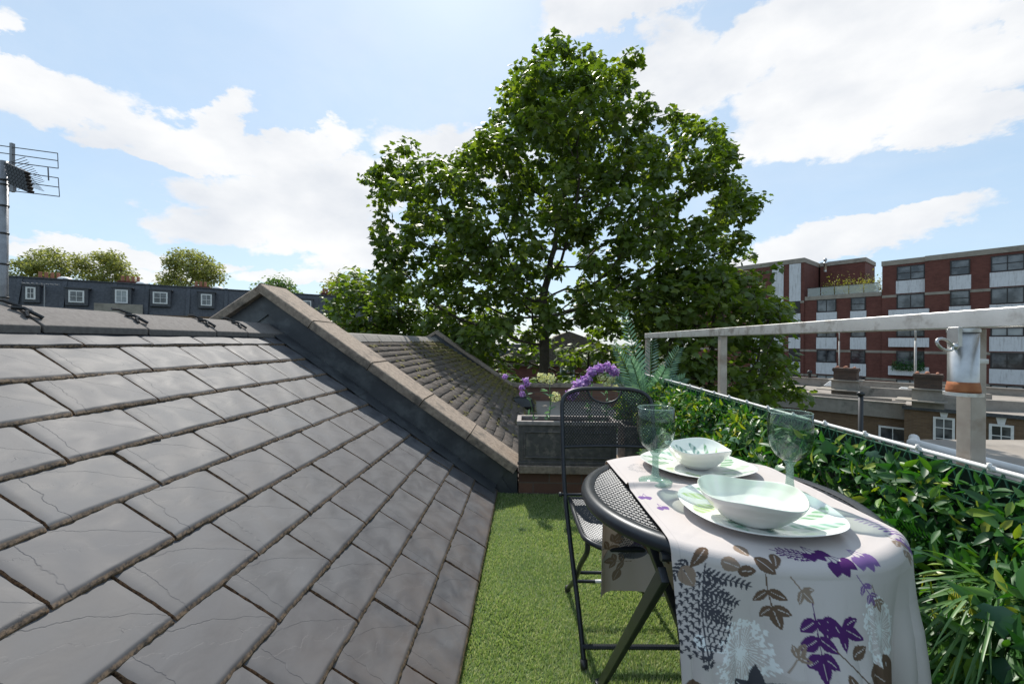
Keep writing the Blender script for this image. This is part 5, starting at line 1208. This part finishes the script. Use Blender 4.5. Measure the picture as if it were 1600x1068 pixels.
# ============================================================ flat roofed brown brick houses in front of it
ZF = -2.0
G0 = atz(1413, 634, ZF); G1 = atz(1600, 650, ZF); gu = (G1-G0); gu.z = 0; gu.normalize(); angf = math.atan2(gu.y, gu.x); gn = Vector((-gu.y, gu.x, 0))
G0.z = 0
fr_ = thing('flat_roof_houses', 'brown stock brick houses with felted flat roof and sash windows below the apartment block', 'house', tuple(G0), angf)
UG = lambda px, py: plane_uv(px, py, G0, gu)
b = MB(); b.b2((0, 0, -8), (26, 11, ZF-.08)); b.b2((-9.5, .8, -8), (-.003, 11, ZF-.35)); b.build('brick_wall', M_brick_brown, fr_, local=True)
b = MB(); b.b2((-.05, -.08, ZF-.078), (26, 11.1, ZF)); b.b2((-9.6, .9, ZF-.348), (-.052, 11.05, ZF-.20)); b.build('felt_roof', M_felt, fr_, local=True)
b = MB(); b.b2((-.08, -.16, ZF-.13), (26, -.082, ZF+.03)); b.build('gutter', M_lead, fr_, local=True)
b = MB(); b.b2((-9.8, .62, ZF-.75), (-.006, .798, ZF+.0)); b.b2((-9.8, .58, ZF+.001), (-.004, .90, ZF+.06)); b.b2((-9.7, 1.9, ZF-.19), (-.6, 2.1, ZF+.12)); b.build('parapet', M_cement, fr_, local=True)
b = MB(); b.b2((-9.6, 10.6, ZF-.19), (-.006, 10.8, ZF+.35)); b.b2((-.005, 10.6, ZF+.003), (26, 10.8, ZF+.38)); b.b2((-9.6, 10.55, ZF+.351), (-.006, 10.85, ZF+.42)); b.b2((-.005, 10.55, ZF+.381), (26, 10.85, ZF+.45)); b.build('rear_parapet', M_cement, fr_, local=True)
for (xa, xb, ya, yb) in ((1458, 1492, 650, 684), (1545, 1584, 661, 692)):
    u0, z1_ = UG(xa, ya); u1, z0_ = UG(xb, yb); window_local(fr_, u0, u1, z1_-1.5, z1_, -.012, M_whitepaint, 2, 3, .09, .06)
    b = MB(); um = (u0+u1)/2; b.add([(um-.10, -.03, z1_+.01), (um+.10, -.03, z1_+.01), (um+.16, -.03, z1_+.34), (um-.16, -.03, z1_+.34), (um-.10, -.001, z1_+.01), (um+.10, -.001, z1_+.01), (um+.16, -.001, z1_+.34), (um-.16, -.001, z1_+.34)], [(0, 1, 2, 3), (4, 7, 6, 5), (0, 4, 5, 1), (1, 5, 6, 2), (2, 6, 7, 3), (3, 7, 4, 0)]); b.build('keystone', M_whitepaint, fr_, local=True)
u0, z1_ = UG(1370, 667); window_local(fr_, u0, u0+1.1, z1_-1.4, z1_, .79, M_whitepaint, 2, 2, .09, .06)
M_sootbrick = brick_mat('sooty_brick', (.11, .065, .045), (.065, .042, .032), (.09, .075, .06))
def stack(px, py, lab, wv_, dv_):
    c = atz(px, py, ZF); l = Vector((( c-G0).dot(gu), (c-G0).dot(gn), 0)); st = thing('chimney_stack', lab, 'chimney', (c.x, c.y, ZF), angf, 'chimney stacks on the flat roof')
    b = MB(); b.box((0, 0, .45), (wv_, dv_, .9)); b.build('base', M_cement, st, local=True)
    b = MB(); b.box((0, 0, 1.17), (wv_*.86, dv_*.86, .46))
    for i in range(3): b.box((0, 0, 1.44+.075*i), (wv_*(.92+.05*(i % 2)), dv_*(.92+.05*(i % 2)), .073))
    b.build('brick_cap', M_sootbrick, st, local=True)
    b = MB(); b.box((0, 0, .905), (wv_*1.25, dv_*1.25, .05)); b.box((-wv_*.2, -dv_*.3, .35), (wv_*1.6, dv_*1.4, .05)); b.build('ledge', M_band, st, local=True)
    for i in range(3): b = MB(); b.tube([(-wv_*.35+wv_*.32*i, -.2, 1.63), (-wv_*.35+wv_*.32*i, .35, 1.65)], (.07, .09, .06)[i], 9); b.build('chimney_pot', M_pot, st, True, local=True)
    b = MB(); b.add([(wv_/2, -.1, 0), (wv_/2+5.2, 3.2, 0), (wv_/2+5.2, 3.2, .35), (wv_/2, -.1, .55), (wv_/2, .2, 0), (wv_/2+5.1, 3.5, 0), (wv_/2+5.1, 3.5, .35), (wv_/2, .2, .55)], [(0, 1, 2, 3), (5, 4, 7, 6), (3, 2, 6, 7), (1, 5, 6, 2)]); b.build('party_wall', M_cement, st, local=True)
stack(1322, 617, 'left chimney stack on the flat roof, with short clay pots', 1.25, 1.1)
stack(1450, 636, 'right chimney stack on the flat roof, beside the railing post', 1.1, 1.0)
for (px, py, lab, s_) in ((1301, 604, 'small white rooflight left of the left chimney stack', .8), (1415, 615, 'white ribbed rooflight between the two chimney stacks', .9)):
    c = atz(px, py, ZF); b = MB()
    for i in range(5): b.box((0, 0, .08+.07*i), (1.15*s_-.16*i*s_, .9*s_-.12*i*s_, .068))
    o = b.build('rooflight', M_whitepaint, bevel=.01); o.location = (c.x, c.y, ZF); o.rotation_euler.z = angf; tag(o, lab, 'rooflight')
for (px, y0, y1, lab) in ((1311, 592, 520, 'thin pale aerial pole beside the left chimney stack'), (1430, 622, 512, 'thin pale aerial pole beside the right chimney stack')):
    c = atz(px, y0, ZF); d = (c-Vector((0, 0, CAMZ))).dot(CM @ Vector((0, 0, -1))); tp_ = at(px, y1-3, d); b = MB()
    b.tube([(c.x, c.y, ZF), (c.x, c.y, tp_.z*.6)], .055, 8); b.tube([(c.x, c.y, tp_.z*.6), (c.x, c.y, tp_.z)], .04, 8)
    tag(b.build('aerial_pole', varied('pole_grey', (.45, .43, .40), (.3, .28, .26), 5, .6) if px == 1311 else bpy.data.materials['pole_grey'], None, True), lab, 'pole')
c = atz(1265, 598, ZF); b = MB(); b.lathe([(.10, 0), (.10, .7), (.16, .72), (.16, .95), (0, 1.0)], (c.x, c.y, ZF), 10); tag(b.build('roof_vent', M_black, None, True), 'small black vent pipe at the left end of the flat roof', 'vent')
q0 = at(1345, 617, 17.0); b = MB(); b.tube([(q0.x, q0.y, -8), (q0.x, q0.y, q0.z)], .09, 10); b.lathe([(.09, -.02), (.13, 0), (.13, .1), (.07, .14)], (q0.x, q0.y, q0.z), 10); tag(b.build('soil_pipe', M_black, None, True), 'black vertical soil pipe in front of the brown brick houses', 'pipe')
# lower adjoining roof just beyond the railing
lr = thing('adjoining_flat_roof', 'low pale felt roof with white edge trim just beyond the near railing post', 'roof', (6.5, 6, -.8))
E0 = atz(1428, 686, -.62); b = MB(); e = [(E0.x, E0.y), (E0.x+8, E0.y-1.0), (E0.x+8, E0.y-6), (1.6+1.2, 1.5), (2.0, 2.6)]
e = [(E0.x, E0.y), (E0.x+9, E0.y+.4), (E0.x+9, 0), (1.9, 0), (1.9, 1.9)]
b.add([(x, y, -.62) for x, y in e]+[(x, y, -.9) for x, y in e], [(4, 3, 2, 1, 0), (5, 6, 7, 8, 9)]+[(i, (i+1) % 5, (i+1) % 5+5, i+5) for i in range(5)]); b.build('felt_surface', M_felt, lr)
b = MB(); b.tube([(E0.x, E0.y, -.60), (1.9, 1.9, -.60)], .075, 12); b.build('edge_trim', M_white, lr, True)
